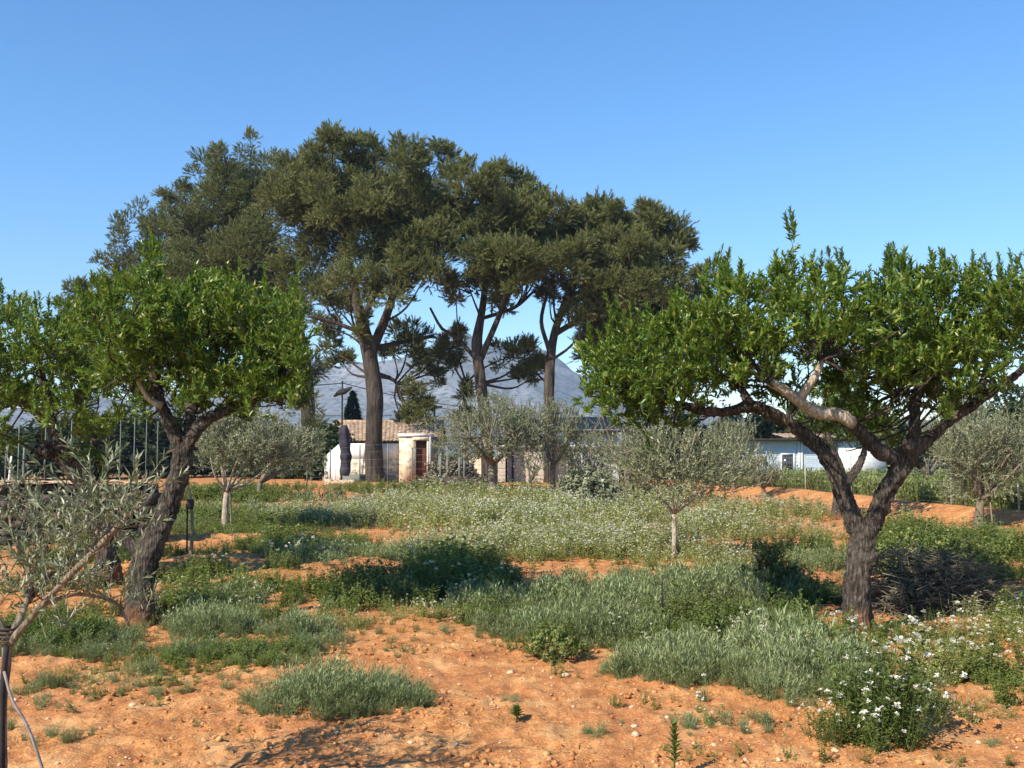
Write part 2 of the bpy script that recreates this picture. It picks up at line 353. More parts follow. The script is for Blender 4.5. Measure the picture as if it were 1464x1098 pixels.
def shoot_tpl(L=.20, nl=15, ll=(.05, .098), lw=.0122, tip=True, seg=1, ang=(.5, 1.0)):
    t = Tpl(); bend = np.array([U(-.25, .25), U(-.25, .25), 1]); P = curve(np.array([0, 0, 1.]), bend, L, 4); t.stem(P, .0035, .75)
    for k in range(nl):
        f = .12 + .88 * k / (nl - 1); i = min(3, int(f * 4)); p = P[i] + (P[i + 1] - P[i]) * (f * 4 - i)
        a = k * 2.4 + U(-.3, .3); e = U(*ang) * (1 - .45 * f)
        d = np.array([math.cos(a) * math.sin(e), math.sin(a) * math.sin(e), math.cos(e)])
        t.leaf(p, d, U(*ll) * (1 - .25 * f), lw * U(.8, 1.2), random.random(), .35, droop=U(.02, .3), seg=seg)
    return t.get()
ALMOND = [shoot_tpl(U(.13, .26), random.randint(14, 20)) for _ in range(10)]
OLIVE_N = [shoot_tpl(U(.11, .20), random.randint(9, 14), (.045, .075), .0062, ang=(.4, .9)) for _ in range(8)]
def olive_far(w):
    return [shoot_tpl(U(.22, .36), random.randint(11, 15), (.06, .10), w, ang=(.5, 1.0)) for _ in range(6)]
OLIVE_M = olive_far(.011); OLIVE_F = olive_far(.019)
def pine_tpl():
    t = Tpl(); L = U(.35, .6); P = curve(np.array([0, 0, 1.]), np.array([U(-.4, .4), U(-.4, .4), 1]), L, 3); t.stem(P, .012, .1)
    for k in range(26):
        f = .12 + .88 * k / 25; i = min(2, int(f * 3)); p = P[i] + (P[i + 1] - P[i]) * (f * 3 - i)
        a = U(0, 2 * PI); e = U(.35, .95) * (1.1 - .5 * f); d = np.array([math.cos(a) * math.sin(e), math.sin(a) * math.sin(e), math.cos(e)])
        t.blade(p, d, U(.14, .26), U(.016, .028), random.random())
    return t.get()
PINE = [pine_tpl() for _ in range(8)]
def bush_tpl(nl=22, ll=(.06, .11), lw=.028, L=.3):
    t = Tpl(); P = curve(np.array([0, 0, 1.]), np.array([U(-.4, .4), U(-.4, .4), 1]), L, 3); t.stem(P, .008, .2)
    for k in range(nl):
        i = random.randint(0, 2); p = P[i] + (P[i + 1] - P[i]) * random.random(); t.leaf(p, rdir(-.1, .9), U(*ll), lw * U(.7, 1.2), random.random(), .3, droop=U(0, .3))
    return t.get()
BUSH = [bush_tpl() for _ in range(6)]

# ---- ground plants: (templates near, mid, far), unit height about 1
def feather_tpl(ns, nl, wl, ws):
    t = Tpl()
    for s in range(ns):
        a = U(0, 2 * PI); out = U(.05, .75); d0 = np.array([math.cos(a) * out * .5, math.sin(a) * out * .5, 1]); d1 = np.array([math.cos(a) * out, math.sin(a) * out, U(.5, 1)])
        o = np.array([math.cos(a), math.sin(a), 0]) * U(0, .22); P = [o + q for q in curve(d0, d1, U(.55, 1.05), 3)]; r = random.random()
        t.stem(P, ws, r * .6)
        for k in range(nl):
            f = U(.15, 1); i = min(2, int(f * 3)); p = P[i] + (P[i + 1] - P[i]) * (f * 3 - i); d = (P[i + 1] - P[i]) / np.linalg.norm(P[i + 1] - P[i]) + rdir() * .75
            t.leaf(p, d, U(.10, .24), wl * U(.7, 1.3), min(1, .25 + .6 * f * random.random() + .3 * r), .2)
    return t.get()
def weed_tpl(ns, nl, ll, wl, ws, flower=0, fs=.05, outw=.55, fl_n=7):
    t = Tpl()
    for s in range(ns):
        a = U(0, 2 * PI); out = U(.05, outw); d0 = np.array([math.cos(a) * out * .6, math.sin(a) * out * .6, 1]); d1 = np.array([math.cos(a + U(-.8, .8)) * out, math.sin(a) * out, U(.7, 1)])
        o = np.array([math.cos(a), math.sin(a), 0]) * U(0, .2); P = [o + q for q in curve(d0, d1, U(.5, 1.05), 3)]; r = random.random() * .8; t.stem(P, ws, r * .7)
        for k in range(nl):
            f = U(.08, .98); i = min(2, int(f * 3)); p = P[i] + (P[i + 1] - P[i]) * (f * 3 - i)
            t.leaf(p, rdir(-.15, .8), ll * U(.6, 1.25) * (1.15 - .5 * f), wl * U(.7, 1.2), min(.84, r * .4 + .5 * random.random()), .3, droop=U(0, .4))
        if random.random() < flower:
            for k in range(fl_n):
                c = P[-1] + rdir(-.1, 1) * fs * U(.3, 1)
                for j in range(2): t.leaf(c, rdir(.1, 1), fs * U(.45, .8), fs * .3, U(.93, 1), .2)
    return t.get()
FEATHER = ([feather_tpl(34, 8, .011, .006) for _ in range(6)], [feather_tpl(20, 6, .018, .009) for _ in range(5)], [feather_tpl(10, 4, .034, .014) for _ in range(4)])
WEED = ([weed_tpl(10, 16, .13, .030, .008) for _ in range(6)], [weed_tpl(8, 10, .16, .040, .012) for _ in range(5)], [weed_tpl(5, 7, .22, .06, .016) for _ in range(4)])
FLOWER = ([weed_tpl(12, 14, .10, .019, .006, .20, .050, .7, 14) for _ in range(8)], [weed_tpl(9, 10, .14, .024, .010, .75, .050, .6, 6) for _ in range(8)], [weed_tpl(7, 6, .20, .036, .014, .75, .065, .6, 3) for _ in range(8)])
ROCKET = ([weed_tpl(6, 4, .12, .012, .0055, .7, .046, .5, 22) for _ in range(6)],) * 3

# ------------------------------------------------------------------ ground
def ground():
    ny, nx = 560, 520
    t = np.linspace(0, 1, ny)
    Y = np.concatenate([[-60, -20, -8, -2], 1.5 + 38.5 * t ** 1.5, 40 + 34 * np.linspace(.02, 1, 90), np.geomspace(76, 2300, 40)])
    u = np.linspace(-1, 1, nx); u = np.sign(u) * (np.abs(u) * .75 + .25 * np.abs(u) ** 4)
    XX = u[None, :] * (np.clip(Y, 4, None) * .72 + 3)[:, None]; YY = np.repeat(Y[:, None], nx, 1)
    Z = ground_fine(XX, YY)
    V = np.stack([XX, YY, Z], -1).reshape(-1, 3); m = len(Y)
    i = np.arange(m - 1)[:, None] * nx; j = np.arange(nx - 1)[None]
    Q = np.stack([i + j, i + j + 1, i + nx + j + 1, i + nx + j], -1).reshape(-1, 4)
    o = mesh_obj('ground', V, [Q], 'soil', smooth=True)
    tag(o, 'reddish orange bare orchard soil with clods and tracks', 'ground', kind='structure')
ground()
def mountain():
    Y0 = 1900.0; xs = np.linspace(-1900, 1900, 220); ys = np.linspace(0, 1, 70)
    key = [(-1464, 640), (-300, 622), (0, 585), (150, 566), (300, 545), (450, 507), (560, 478), (645, 466), (700, 474), (760, 492), (830, 520), (910, 556), (1000, 580), (1200, 604), (1400, 590), (1600, 588), (2400, 620), (3000, 640)]
    kx = np.array([at(a, b, Y0)[0] for a, b in key]); kz = np.array([at(a, b, Y0)[2] for a, b in key])
    top = np.interp(xs, kx, kz); XX, TT = np.meshgrid(xs, ys)
    prof = np.where(TT < .72, (TT / .72) ** 1.35, 1 - ((TT - .72) / .28) ** 2 * .5)
    rid = np.abs(fbm(XX / 210, TT * 4.2, 31, 5) - .47)
    Z = top[None] * prof * (1 - .95 * rid * (1 - np.abs(TT - .72)) ) + (fbm(XX / 40, TT * 20, 41, 3) - .44) * 26 * prof
    Z = np.where(TT == 0, -6, Z); YY = Y0 - 620 + TT * 860 + (fbm(XX / 300, TT * 2, 51) - .5) * 120
    V = np.stack([XX, YY, Z], -1).reshape(-1, 3); n = len(xs)
    i = np.arange(len(ys) - 1)[:, None] * n; j = np.arange(n - 1)[None]
    Q = np.stack([i + j, i + j + 1, i + n + j + 1, i + n + j], -1).reshape(-1, 4)
    tag(mesh_obj('mountain', V, [Q], 'mountain', smooth=True), 'pale grey limestone mountain with dark scrub behind the pines', 'mountain', kind='structure')
mountain()

# ------------------------------------------------------------------ trees
def nearest(pts, q):
    d = np.linalg.norm(pts[:, :3] - q, axis=1); return pts[int(np.argmin(d))]
def limb_pts(limbs, Y):
    out = []
    for L in limbs:
        P = np.array([at(a, b, Y + dy) for a, b, r, dy in L]); R = np.array([r / F * Y for a, b, r, dy in L]); out.append((P, R))
    return out

def almond(base, Y, limbs, blobs, label, light=None, layers=((-.75, .8), (0, 1), (.75, .85)), per=33, dens=1.0, group='almond trees', sc_=1.0, seed=0):
    bx = at(base[0], base[1], Y); z0 = float(H(bx[0], Y)); root = thing('almond_tree', label, 'tree', (bx[0], Y, z0), group)
    g = Geo(); lp = limb_pts(limbs, Y); sk = []
    lp[0][0][0][2] = z0 - .12
    for k, (P, R) in enumerate(lp):
        R = R * (.93 if k == 0 else .84)
        if k == 0: P = np.vstack([P[:1], P[:1] * .78 + P[1:2] * .22, P[1:]]); R = np.concatenate([[R[0] * 1.5], [R[0] * 1.1], R[1:]])
        g.tube(P, R, 14, .05, .30, seed + k * 3)
        for i in range(len(P) - 1):
            for t in np.linspace(0, 1, 6): sk.append((*(P[i] + (P[i + 1] - P[i]) * t), R[i] + (R[i + 1] - R[i]) * t))
    tr = g.obj('trunk', 'almond_bark', root, smooth=True)
    rm = tr.modifiers.new('remesh', 'REMESH'); rm.mode = 'VOXEL'; rm.voxel_size = .013; rm.use_smooth_shade = True
    tx = bpy.data.textures.new('gnarl', 'CLOUDS'); tx.noise_scale = .06; tx.noise_depth = 3
    dm = tr.modifiers.new('gnarl', 'DISPLACE'); dm.texture = tx; dm.strength = .05; dm.mid_level = .5; dm.texture_coords = 'LOCAL'
    if light:
        g = Geo()
        for P, R in limb_pts(light, Y): g.tube(P, R, 12, .04, .28, seed + 77)
        b = g.obj('branch', 'pale_bark', root, smooth=True); b['label'] = 'pale sunlit bare branch'
        for P, R in limb_pts(light, Y):
            for i in range(len(P)): sk.append((*P[i], R[i]))
    sk = np.array(sk); twg = Geo(); Ps, Ds, Rn, Sc = [], [], [], []
    for (px, py, r, *dd) in blobs:
        lys = layers if not dd else ((dd[0], 1),)
        for dy, f in lys:
            if f < 1 and random.random() > f + .1: continue
            dyy = dy + U(-.25, .25); c = at(px + U(-8, 8), py + (0 if f == 1 else U(-6, 22)), Y + dyy); rad = r / F * Y * (1 if f == 1 else .95)
            s = nearest(sk, c); p0 = s[:3]; mid = p0 * .45 + c * .55 + rdir() * .10 + np.array([0, 0, -.02])
            twg.tube([p0, mid, c, c + rdir(.2, 1) * rad * .6], [min(.014, s[3] * .6), .009, .006, .0025], 5, .06, .25, r=.3)
            n = int(per * dens * (rad / .24) ** 2 * f)
            sub = [rdir(-.8, 1) * rad * U(.35, .85) for _ in range(6)]
            if dy == 0 and not any(abs(b2[0] - px) < 30 and b2[1] < py - 12 for b2 in blobs):      # young shoots standing up from the top
                for _ in range(random.randint(2, 5)):
                    q = c + np.array([U(-.8, .8) * rad, U(-.8, .8) * rad, rad * U(.5, .9)]); d = np.array([U(-.25, .25), U(-.2, .2), 1])
                    for j in range(random.randint(1, 3)): Ps.append(q + d * .10 * j); Ds.append(d + rdir() * .15); Rn.append(U(.35, .85)); Sc.append((1.05 - .22 * j) * sc_)
            for _ in range(n):
                d = rdir(-.75, 1); q = c + random.choice(sub) + rdir(-.8, 1) * rad * U(.1, .62) * np.array([1.05, 1.25, .95])
                Ps.append(q); Ds.append(d * .55 + np.array([0, 0, U(.25, .9)]) + rdir() * .45); Rn.append(np.clip(.42 + .25 * (noise2(q[0] * 4, q[2] * 4, 9) - .5) + U(-.3, .3), 0, 1)); Sc.append(U(.75, 1.2) * sc_)
    twg.obj('twigs', 'almond_bark', root, smooth=True)
    V, T, R = scatter(ALMOND, np.array(Ps), np.array(Ds), np.array(Sc), np.array(Rn), .28)
    mesh_obj('crown', V, [T], 'almond_leaf', root, rnd=R)
    return root

YR = depth(905)
almond((1228, 905), YR,
       [[(1228, 908, 23, 0), (1225, 850, 20.5, 0), (1230, 795, 20, 0), (1236, 752, 20, 0)],
        [(1247, 755, 16, 0), (1266, 706, 16, 0), (1290, 668, 15, -.05), (1306, 640, 12, .02), (1308, 590, 9.5, .12), (1318, 530, 7, .25), (1330, 470, 4, .3)],
        [(1226, 757, 16, 0), (1203, 700, 14, .02), (1178, 648, 13, .05), (1125, 603, 11, .1), (1078, 582, 10, .1), (1030, 590, 9, .05), (985, 582, 7.5, 0), (930, 565, 5, 0), (870, 560, 3, 0)],
        [(1302, 652, 11, 0), (1345, 612, 9, .1), (1400, 573, 8, .15), (1440, 545, 7, .2), (1490, 505, 5, .2)],
        [(1300, 660, 13, -.03), (1262, 648, 13, -.12), (1240, 628, 11.5, -.2), (1218, 605, 10, -.28)],
        [(1075, 584, 9, .1), (1050, 540, 6, .2), (1020, 500, 4, .3)],
        [(1400, 573, 7, .15), (1410, 520, 5, .3), (1420, 470, 3, .3)],
        [(1302, 660, 12, -.04), (1298, 640, 13, -.10), (1296, 626, 8, -.13)], [(1236, 808, 13, -.03), (1247, 798, 11, -.09), (1251, 790, 7, -.10)], [(1304, 655, 8, 0), (1318, 668, 7, -.02)]],
       [(868, 520, 32), (905, 492, 36), (950, 478, 40), (930, 540, 34), (872, 572, 22), (1000, 466, 42), (1000, 538, 34, .2), (1038, 425, 26), (1055, 480, 42), (1055, 545, 28, .45),
        (1108, 430, 36), (1128, 372, 11, 0), (1128, 352, 6, 0), (1124, 398, 20), (1110, 495, 36), (1165, 425, 28), (1200, 420, 28), (1200, 480, 38), (1168, 520, 26, .6), (1250, 445, 34), (1288, 408, 26),
        (1260, 510, 42), (1300, 465, 42), (1340, 428, 32), (1385, 418, 26), (1425, 430, 32), (1465, 430, 30), (1350, 500, 42), (1400, 495, 38), (1442, 500, 30), (1495, 470, 40), (1520, 420, 40),
        (1340, 550, 26), (1290, 560, 24, .3), (1240, 585, 20, .6), (1200, 610, 16, .8), (1380, 540, 22), (905, 600, 18, 0), (940, 595, 18, 0), (848, 585, 12, 0), (1300, 520, 34), (1225, 545, 26, .5), (1140, 560, 20, .8), (960, 612, 14, 0), (1010, 596, 16, .3), (880, 545, 30), (905, 575, 28), (850, 555, 22), (930, 580, 24), (985, 520, 34), (1030, 510, 34), (1015, 565, 18, -.2), (1085, 520, 30), (1075, 450, 30), (1150, 470, 32), (1230, 470, 34), (1310, 430, 28), (1320, 505, 34), (1375, 470, 34), (1430, 465, 32), (1420, 540, 22), (1365, 575, 18), (1345, 520, 30), (1270, 555, 24, .4), (1185, 590, 16, .7), (1110, 545, 22, .5), (900, 560, 32, -.3), (945, 570, 30, -.3), (990, 560, 28, -.35), (1030, 545, 26, -.3), (965, 600, 20, -.2), (920, 610, 20, .3), (1000, 590, 20, .5), (870, 600, 16, 0), (1060, 560, 24, .6), (1100, 580, 18, .7), (1250, 600, 22, .7), (1290, 590, 22, .5), (1330, 580, 24, .5), (1380, 570, 20, .4), (1270, 640, 14, .8), (1215, 645, 14, .9), (1180, 560, 34, .6), (1230, 568, 34, .7), (1290, 572, 34, .6), (1340, 572, 30, .5), (1130, 570, 26, .8), (1090, 556, 26, .6), (1262, 615, 26, .8), (1180, 612, 22, .9), (1210, 530, 34, .5), (1150, 510, 34, .4), (1320, 540, 34, .4), (1060, 520, 30, .4), (1280, 530, 34, .2)],
       'gnarled almond tree with pale bare branch and low forked trunk beside the dark brush pile',
       [[(1219, 606, 9.5, -.28), (1200, 594, 9.2, -.32), (1168, 590, 8.6, -.36), (1140, 572, 8, -.4), (1118, 556, 7, -.42), (1098, 546, 5.5, -.42)],
        [(1140, 573, 6.5, -.4), (1155, 552, 5.8, -.44), (1170, 530, 5, -.46), (1174, 515, 3.5, -.46)]], seed=3)
YL = depth(893)
almond((205, 893), YL,
       [[(204, 897, 23, 0), (203, 835, 20, 0), (212, 795, 21, 0), (234, 745, 17, 0), (253, 690, 15.5, 0), (262, 645, 15, 0)],
        [(206, 800, 13, 0), (186, 778, 11, -.03), (166, 760, 8, -.05)],
        [(262, 650, 13, 0), (246, 612, 11, 0), (232, 582, 10, 0), (215, 520, 6, .1), (205, 460, 4, .1)],
        [(260, 650, 12, 0), (290, 605, 11, 0), (335, 582, 8, .05), (385, 560, 6, .1), (410, 520, 4, .1)],
        [(270, 625, 10, .05), (275, 560, 7, .2), (290, 490, 4, .2)]],
       [(160, 440, 26), (200, 412, 30), (214, 382, 12), (240, 440, 36), (290, 432, 30), (340, 432, 28), (390, 450, 30), (424, 468, 16), (200, 490, 42), (260, 500, 42), (320, 490, 42), (380, 508, 42), (415, 528, 28),
        (350, 550, 36), (290, 555, 32), (240, 550, 26, .3), (400, 565, 24), (432, 575, 14), (180, 548, 30), (150, 500, 32), (215, 600, 14, .2), (330, 575, 18, -.2), (225, 465, 34), (285, 465, 36), (355, 475, 36), (300, 525, 34), (380, 550, 28), (205, 520, 30), (355, 590, 16), (270, 590, 18, .2), (410, 495, 24), (130, 460, 26), (420, 555, 20), (190, 580, 28, .5), (215, 560, 30, .3), (160, 600, 24, .6), (300, 590, 24, .3), (255, 590, 22, .6), (225, 530, 34, .4), (330, 560, 30, .5), (150, 560, 30, .5)],
       'leaning almond tree with soil-reddened trunk foot, in front of the pines',
       [[(232, 580, 6, -.05), (215, 572, 3.6, -.1), (203, 556, 3, -.12), (195, 540, 2.6, -.15), (189, 528, 2, -.16)]], seed=21, layers=((-.7, .8), (0, 1), (.8, 1), (1.5, .8)))
Y2 = 12.6
almond((150, 835), Y2,
       [[(160, 838, 17, 0), (150, 770, 16, 0), (132, 706, 16, 0), (104, 668, 14.5, 0), (82, 640, 14, 0)],
        [(86, 646, 13, 0), (66, 640, 14, -.1), (58, 652, 13, -.15)],
        [(82, 645, 12, 0), (72, 600, 9, 0), (60, 540, 6, 0), (50, 480, 4, 0)],
        [(74, 610, 8, 0), (30, 570, 6, .1), (-10, 530, 5, .1)],
        [(132, 700, 9, .1), (140, 650, 6, .2), (120, 580, 5, .2)]],
       [(12, 458, 22), (5, 438, 8, 0), (50, 470, 26), (95, 470, 28), (130, 478, 26), (20, 515, 34), (70, 520, 36), (115, 530, 32), (22, 575, 30), (62, 575, 32), (100, 585, 20), (-30, 500, 40), (-40, 560, 40), (-80, 520, 40),
        (140, 615, 22), (128, 655, 20, .2), (150, 690, 16, .2), (2, 630, 16), (-30, 610, 26), (112, 620, 16), (140, 560, 24)],
       'almond tree with slanting trunk and sawn-off limb by the dark stone wall', seed=41, layers=((-.8, .8), (0, 1), (.9, .9)))
Y3 = depth(742)
almond((1204, 742), Y3,
       [[(1202, 744, 13, 0), (1203, 715, 12, 0), (1206, 690, 11, 0)], [(1206, 694, 9, 0), (1198, 665, 8, 0), (1190, 645, 7, 0), (1180, 610, 4, 0)], [(1206, 694, 9, 0), (1228, 665, 7, 0), (1240, 630, 4, 0)]],
       [(1170, 605, 26), (1205, 590, 28), (1245, 600, 24), (1225, 635, 14, .4), (1140, 585, 20), (1180, 560, 26), (1230, 560, 26)],
       'smaller almond tree standing behind the forked almond, its stump-like trunk by the earth bank', per=13, sc_=1.25, seed=61)

# ---- pines
def pine(base, Y, limbs, blobs, label, name='pine_tree', dens=1.0, dspread=2.6, seed=0, fat=1.15):
    bx = at(base[0], base[1], Y); root = thing(name, label, 'tree', (bx[0], Y, 0), 'tall pines behind the field')
    g = Geo(); sk = []
    lp = [(P, R * .72) for P, R in limb_pts(limbs, Y)]; lp[0][0][0][2] = -.2; k56 = 54 / Y
    for k, (P, R) in enumerate(lp):
        g.tube(P, R, 12, .35, .16, seed + k)
        for i in range(len(P) - 1):
            for t in np.linspace(0, 1, 8): sk.append((*(P[i] + (P[i + 1] - P[i]) * t), R[i] + (R[i + 1] - R[i]) * t))
    sk = np.array(sk); top = sk[sk[:, 2] > 5.0]; top = top if len(top) else sk
    Ps, Ds, Rn, Sc = [], [], [], []
    blobs = [(b[0], b[1] + (5 if b[1] < 330 else 0), b[2] * fat, *b[3:]) for b in blobs]
    big = [b for b in blobs if len(b) == 3 and b[2] > 26]
    for b in list(big):                       # fill between neighbouring pads so that the crown closes
        for c2 in big:
            if b < c2 and math.hypot(b[0] - c2[0], b[1] - c2[1]) < (b[2] + c2[2]) * 1.05 and random.random() < .55: blobs.append(((b[0] + c2[0]) / 2, (b[1] + c2[1]) / 2, min(b[2], c2[2]) * .72))
    for (px, py, r, *dd) in blobs:
        dy = dd[0] if dd else U(-dspread, dspread)
        c = at(px, py, Y + dy); rad = r / F * Y
        q = np.array([c[0] * .75 + bx[0] * .25, c[1] * .75 + Y * .25, c[2] - rad - .9 - abs(c[0] - bx[0]) * .25])
        s = nearest(top, q); p0 = s[:3]; mid = (p0 + c) / 2 + np.array([0, 0, -.25 + U(-.2, .3)]) + rdir() * .25
        g.tube([p0, mid, c], [min(.075, s[3] * .6), .05, .02], 6, .4, .2, r=.3)
        npuff = max(5, int(12 * (rad / 1.3 * k56) ** 1.3))
        for k in range(npuff):
            hue = U(-.2, .2); d = rdir(-.75, 1); pc = c + d * rad * U(.35, 1.08) * np.array([1, 1.25, .98]); pr = rad * U(.24, .44)
            g.tube([c + d * rad * .1, pc], [.02, .01], 4, None, r=.3)
            n = int(270 * dens * max(.35, pr) ** 1.6)
            for _ in range(n):
                e = rdir(-.65, 1); p = pc + e * pr * (U(.1, 1) ** .5) * np.array([1.0, 1.0, 1.1]) * U(.8, 1.25)
                Ps.append(p); Ds.append(e * .6 + d * .35 + np.array([0, 0, .38]) + rdir() * .55); Sc.append(U(.38, .9)); Rn.append(np.clip(.45 + hue + U(-.25, .3), 0, 1))
    g.obj('trunk', 'pine_bark', root, smooth=True)
    V, T, R = scatter(PINE, np.array(Ps), np.array(Ds), np.array(Sc), np.array(Rn), .25)
    mesh_obj('crown', V, [T], 'pine_needle', root, rnd=R)
    return len(Ps)
np_ = 0
np_ += pine((440, 678), 67, [[(438, 680, 17, 0), (441, 600, 14, 0), (432, 500, 13, 0), (400, 400, 10, 0), (360, 300, 6, 0), (340, 240, 3, 0)], [(420, 450, 8, 0), (340, 380, 6, 0), (240, 340, 4, 0)], [(436, 520, 7, 0), (300, 460, 5, 0), (200, 420, 3, 0)]],
     [(182, 350, 30), (172, 395, 28), (222, 312, 28), (255, 350, 42), (243, 283, 16), (262, 265, 12), (300, 300, 44), (318, 238, 34), (318, 212, 16), (358, 208, 20), (340, 280, 44), (220, 405, 38), (290, 385, 48), (350, 355, 48), (380, 300, 44), (388, 245, 32),
      (400, 415, 40), (340, 425, 40), (268, 440, 36), (428, 462, 26), (160, 425, 18), (430, 520, 28, 1.5), (438, 575, 20, -2), (445, 605, 16, -2), (375, 470, 34), (310, 480, 34), (250, 490, 30)],
     'broad pine on the left with wide crown over the leaning almond', seed=1, dens=.62, dspread=3.4)
np_ += pine((535, 683), 53.2, [[(536, 684, 19, 0), (534, 620, 17, 0), (536, 560, 16.5, 0), (524, 490, 15, 0), (512, 440, 10, 0), (500, 380, 8, 0), (480, 300, 5, 0)], [(530, 505, 11, 0), (555, 445, 8.5, 0), (570, 390, 7, 0), (590, 310, 4, 0)], [(516, 462, 7, 0), (540, 400, 6, 0), (540, 300, 4, 0)],
                               [(528, 480, 5, 0), (480, 462, 4, -.5), (440, 452, 3, -1)], [(537, 535, 6, .2), (565, 545, 3.5, .6), (575, 575, 2, .6)], [(526, 500, 6, .5), (570, 490, 4.5, 1.5), (620, 480, 3, 2.5)]],
     [(422, 238, 28), (478, 218, 28), (474, 196, 14), (505, 205, 16), (530, 218, 30), (585, 226, 28), (628, 226, 24), (655, 252, 24), (440, 290, 44), (500, 280, 46), (560, 285, 46), (618, 290, 42), (470, 345, 44), (540, 345, 44), (600, 350, 38), (440, 392, 36),
      (505, 408, 30, -3), (560, 402, 36, -3), (612, 388, 32, -2.5), (640, 340, 30), (480, 440, 24), (585, 488, 26, 3), (600, 515, 22, 3), (560, 498, 18, 3), (622, 545, 15, 3), (585, 572, 18, .6), (602, 592, 13, .6), (572, 594, 12, .6), (612, 578, 8, .6), (468, 495, 18, 2), (488, 515, 15, 2), (470, 470, 16, 1),
      (520, 470, 12, -1), (640, 520, 14, 3), (630, 500, 14, 3)],
     'tallest pine with thick bare trunk in front of the tiled farmhouse', seed=5)
np_ += pine((694, 688), 53, [[(698, 690, 13, 0), (694, 600, 12, 0), (686, 540, 11.5, 0), (682, 490, 11, 0), (690, 440, 7, 0), (700, 360, 5, 0), (710, 290, 3, 0)], [(684, 520, 7, 0), (706, 470, 6, -.4), (722, 430, 5, -.5), (740, 380, 4, 0)], [(682, 515, 4.5, 0), (655, 485, 4, 0), (632, 470, 3.2, 0), (615, 440, 2.2, 0)], [(690, 455, 4, .3), (735, 440, 3.5, 1), (765, 415, 2.5, 1)], [(668, 690, 4, 1), (666, 600, 4.5, 1), (664, 540, 4, 1)]],
     [(682, 268, 24), (714, 262, 26), (745, 278, 26), (766, 302, 20), (702, 312, 40), (745, 330, 36), (692, 360, 36), (738, 380, 36), (664, 392, 20), (702, 412, 28), (755, 400, 22), (652, 425, 14), (722, 432, 18), (768, 362, 22), (712, 240, 10), (732, 508, 22, 3), (755, 505, 16, 3), (640, 502, 16, 3), (745, 540, 10, 3), (655, 300, 16, 2), (668, 560, 9, 1), (664, 600, 9, 1), (650, 475, 10, 2), (760, 540, 12, 3)],
     'slimmer pine with forking reddish trunk behind the large olive', seed=9, fat=1.25)
np_ += pine((786, 684), 54, [[(786, 686, 12, 0), (785, 600, 11, 0), (786, 530, 10, 0), (792, 480, 8, 0), (808, 430, 6, 0), (830, 370, 4, 0)], [(785, 500, 5, 0), (774, 460, 4, 0), (782, 420, 3, 0)], [(793, 478, 6, 0), (830, 455, 5.5, 0), (870, 430, 4, 0), (920, 390, 3, 0)], [(800, 450, 4, 0), (870, 370, 3, 0), (930, 340, 2, 0)]],
     [(798, 304, 17), (830, 302, 17), (862, 300, 19), (880, 295, 9), (814, 340, 32), (858, 342, 34), (904, 334, 30), (934, 310, 17), (924, 296, 8), (962, 340, 26), (985, 350, 14), (920, 368, 24), (800, 385, 30), (850, 388, 28), (785, 420, 18), (880, 395, 20), (955, 368, 16), (775, 350, 18, 1), (815, 420, 14), (760, 520, 12, 3), (870, 432, 28, -1.5), (915, 415, 28, -1.5), (955, 395, 24, -1), (840, 445, 22, -1), (895, 385, 30, -2)],
     'pine with crown spreading to the right beyond the large olive', seed=13, fat=1.4)
np_ += pine((905, 688), 60, [[(905, 690, 10, 0), (900, 600, 9, 0), (905, 500, 7, 0), (930, 430, 4, 0)], [(903, 520, 5, 0), (960, 450, 3.5, 0), (1005, 410, 2, 0)]],
     [(890, 440, 32), (930, 432, 32), (870, 478, 26), (930, 478, 30), (975, 420, 17), (1005, 396, 14), (1016, 412, 14), (990, 450, 24), (905, 470, 32, -2), (860, 455, 28, -2), (950, 470, 30, -2), (985, 480, 24, -1), (850, 500, 20), (900, 520, 28), (960, 500, 28), (1010, 440, 16), (980, 540, 22), (940, 550, 22)],
     'lower pine at the right end of the row, above the forked almond', seed=17, fat=1.4)
np_ += pine((118, 690), 66, [[(118, 692, 9, 0), (118, 560, 7, 0), (116, 440, 3, 0)]],
     [(110, 412, 15), (126, 428, 16), (100, 440, 17), (142, 408, 8), (120, 470, 22), (140, 460, 16), (95, 480, 20), (120, 520, 24)],
     'small pine at far left peeping over the almond crowns', seed=19)
print('pine tufts', np_)

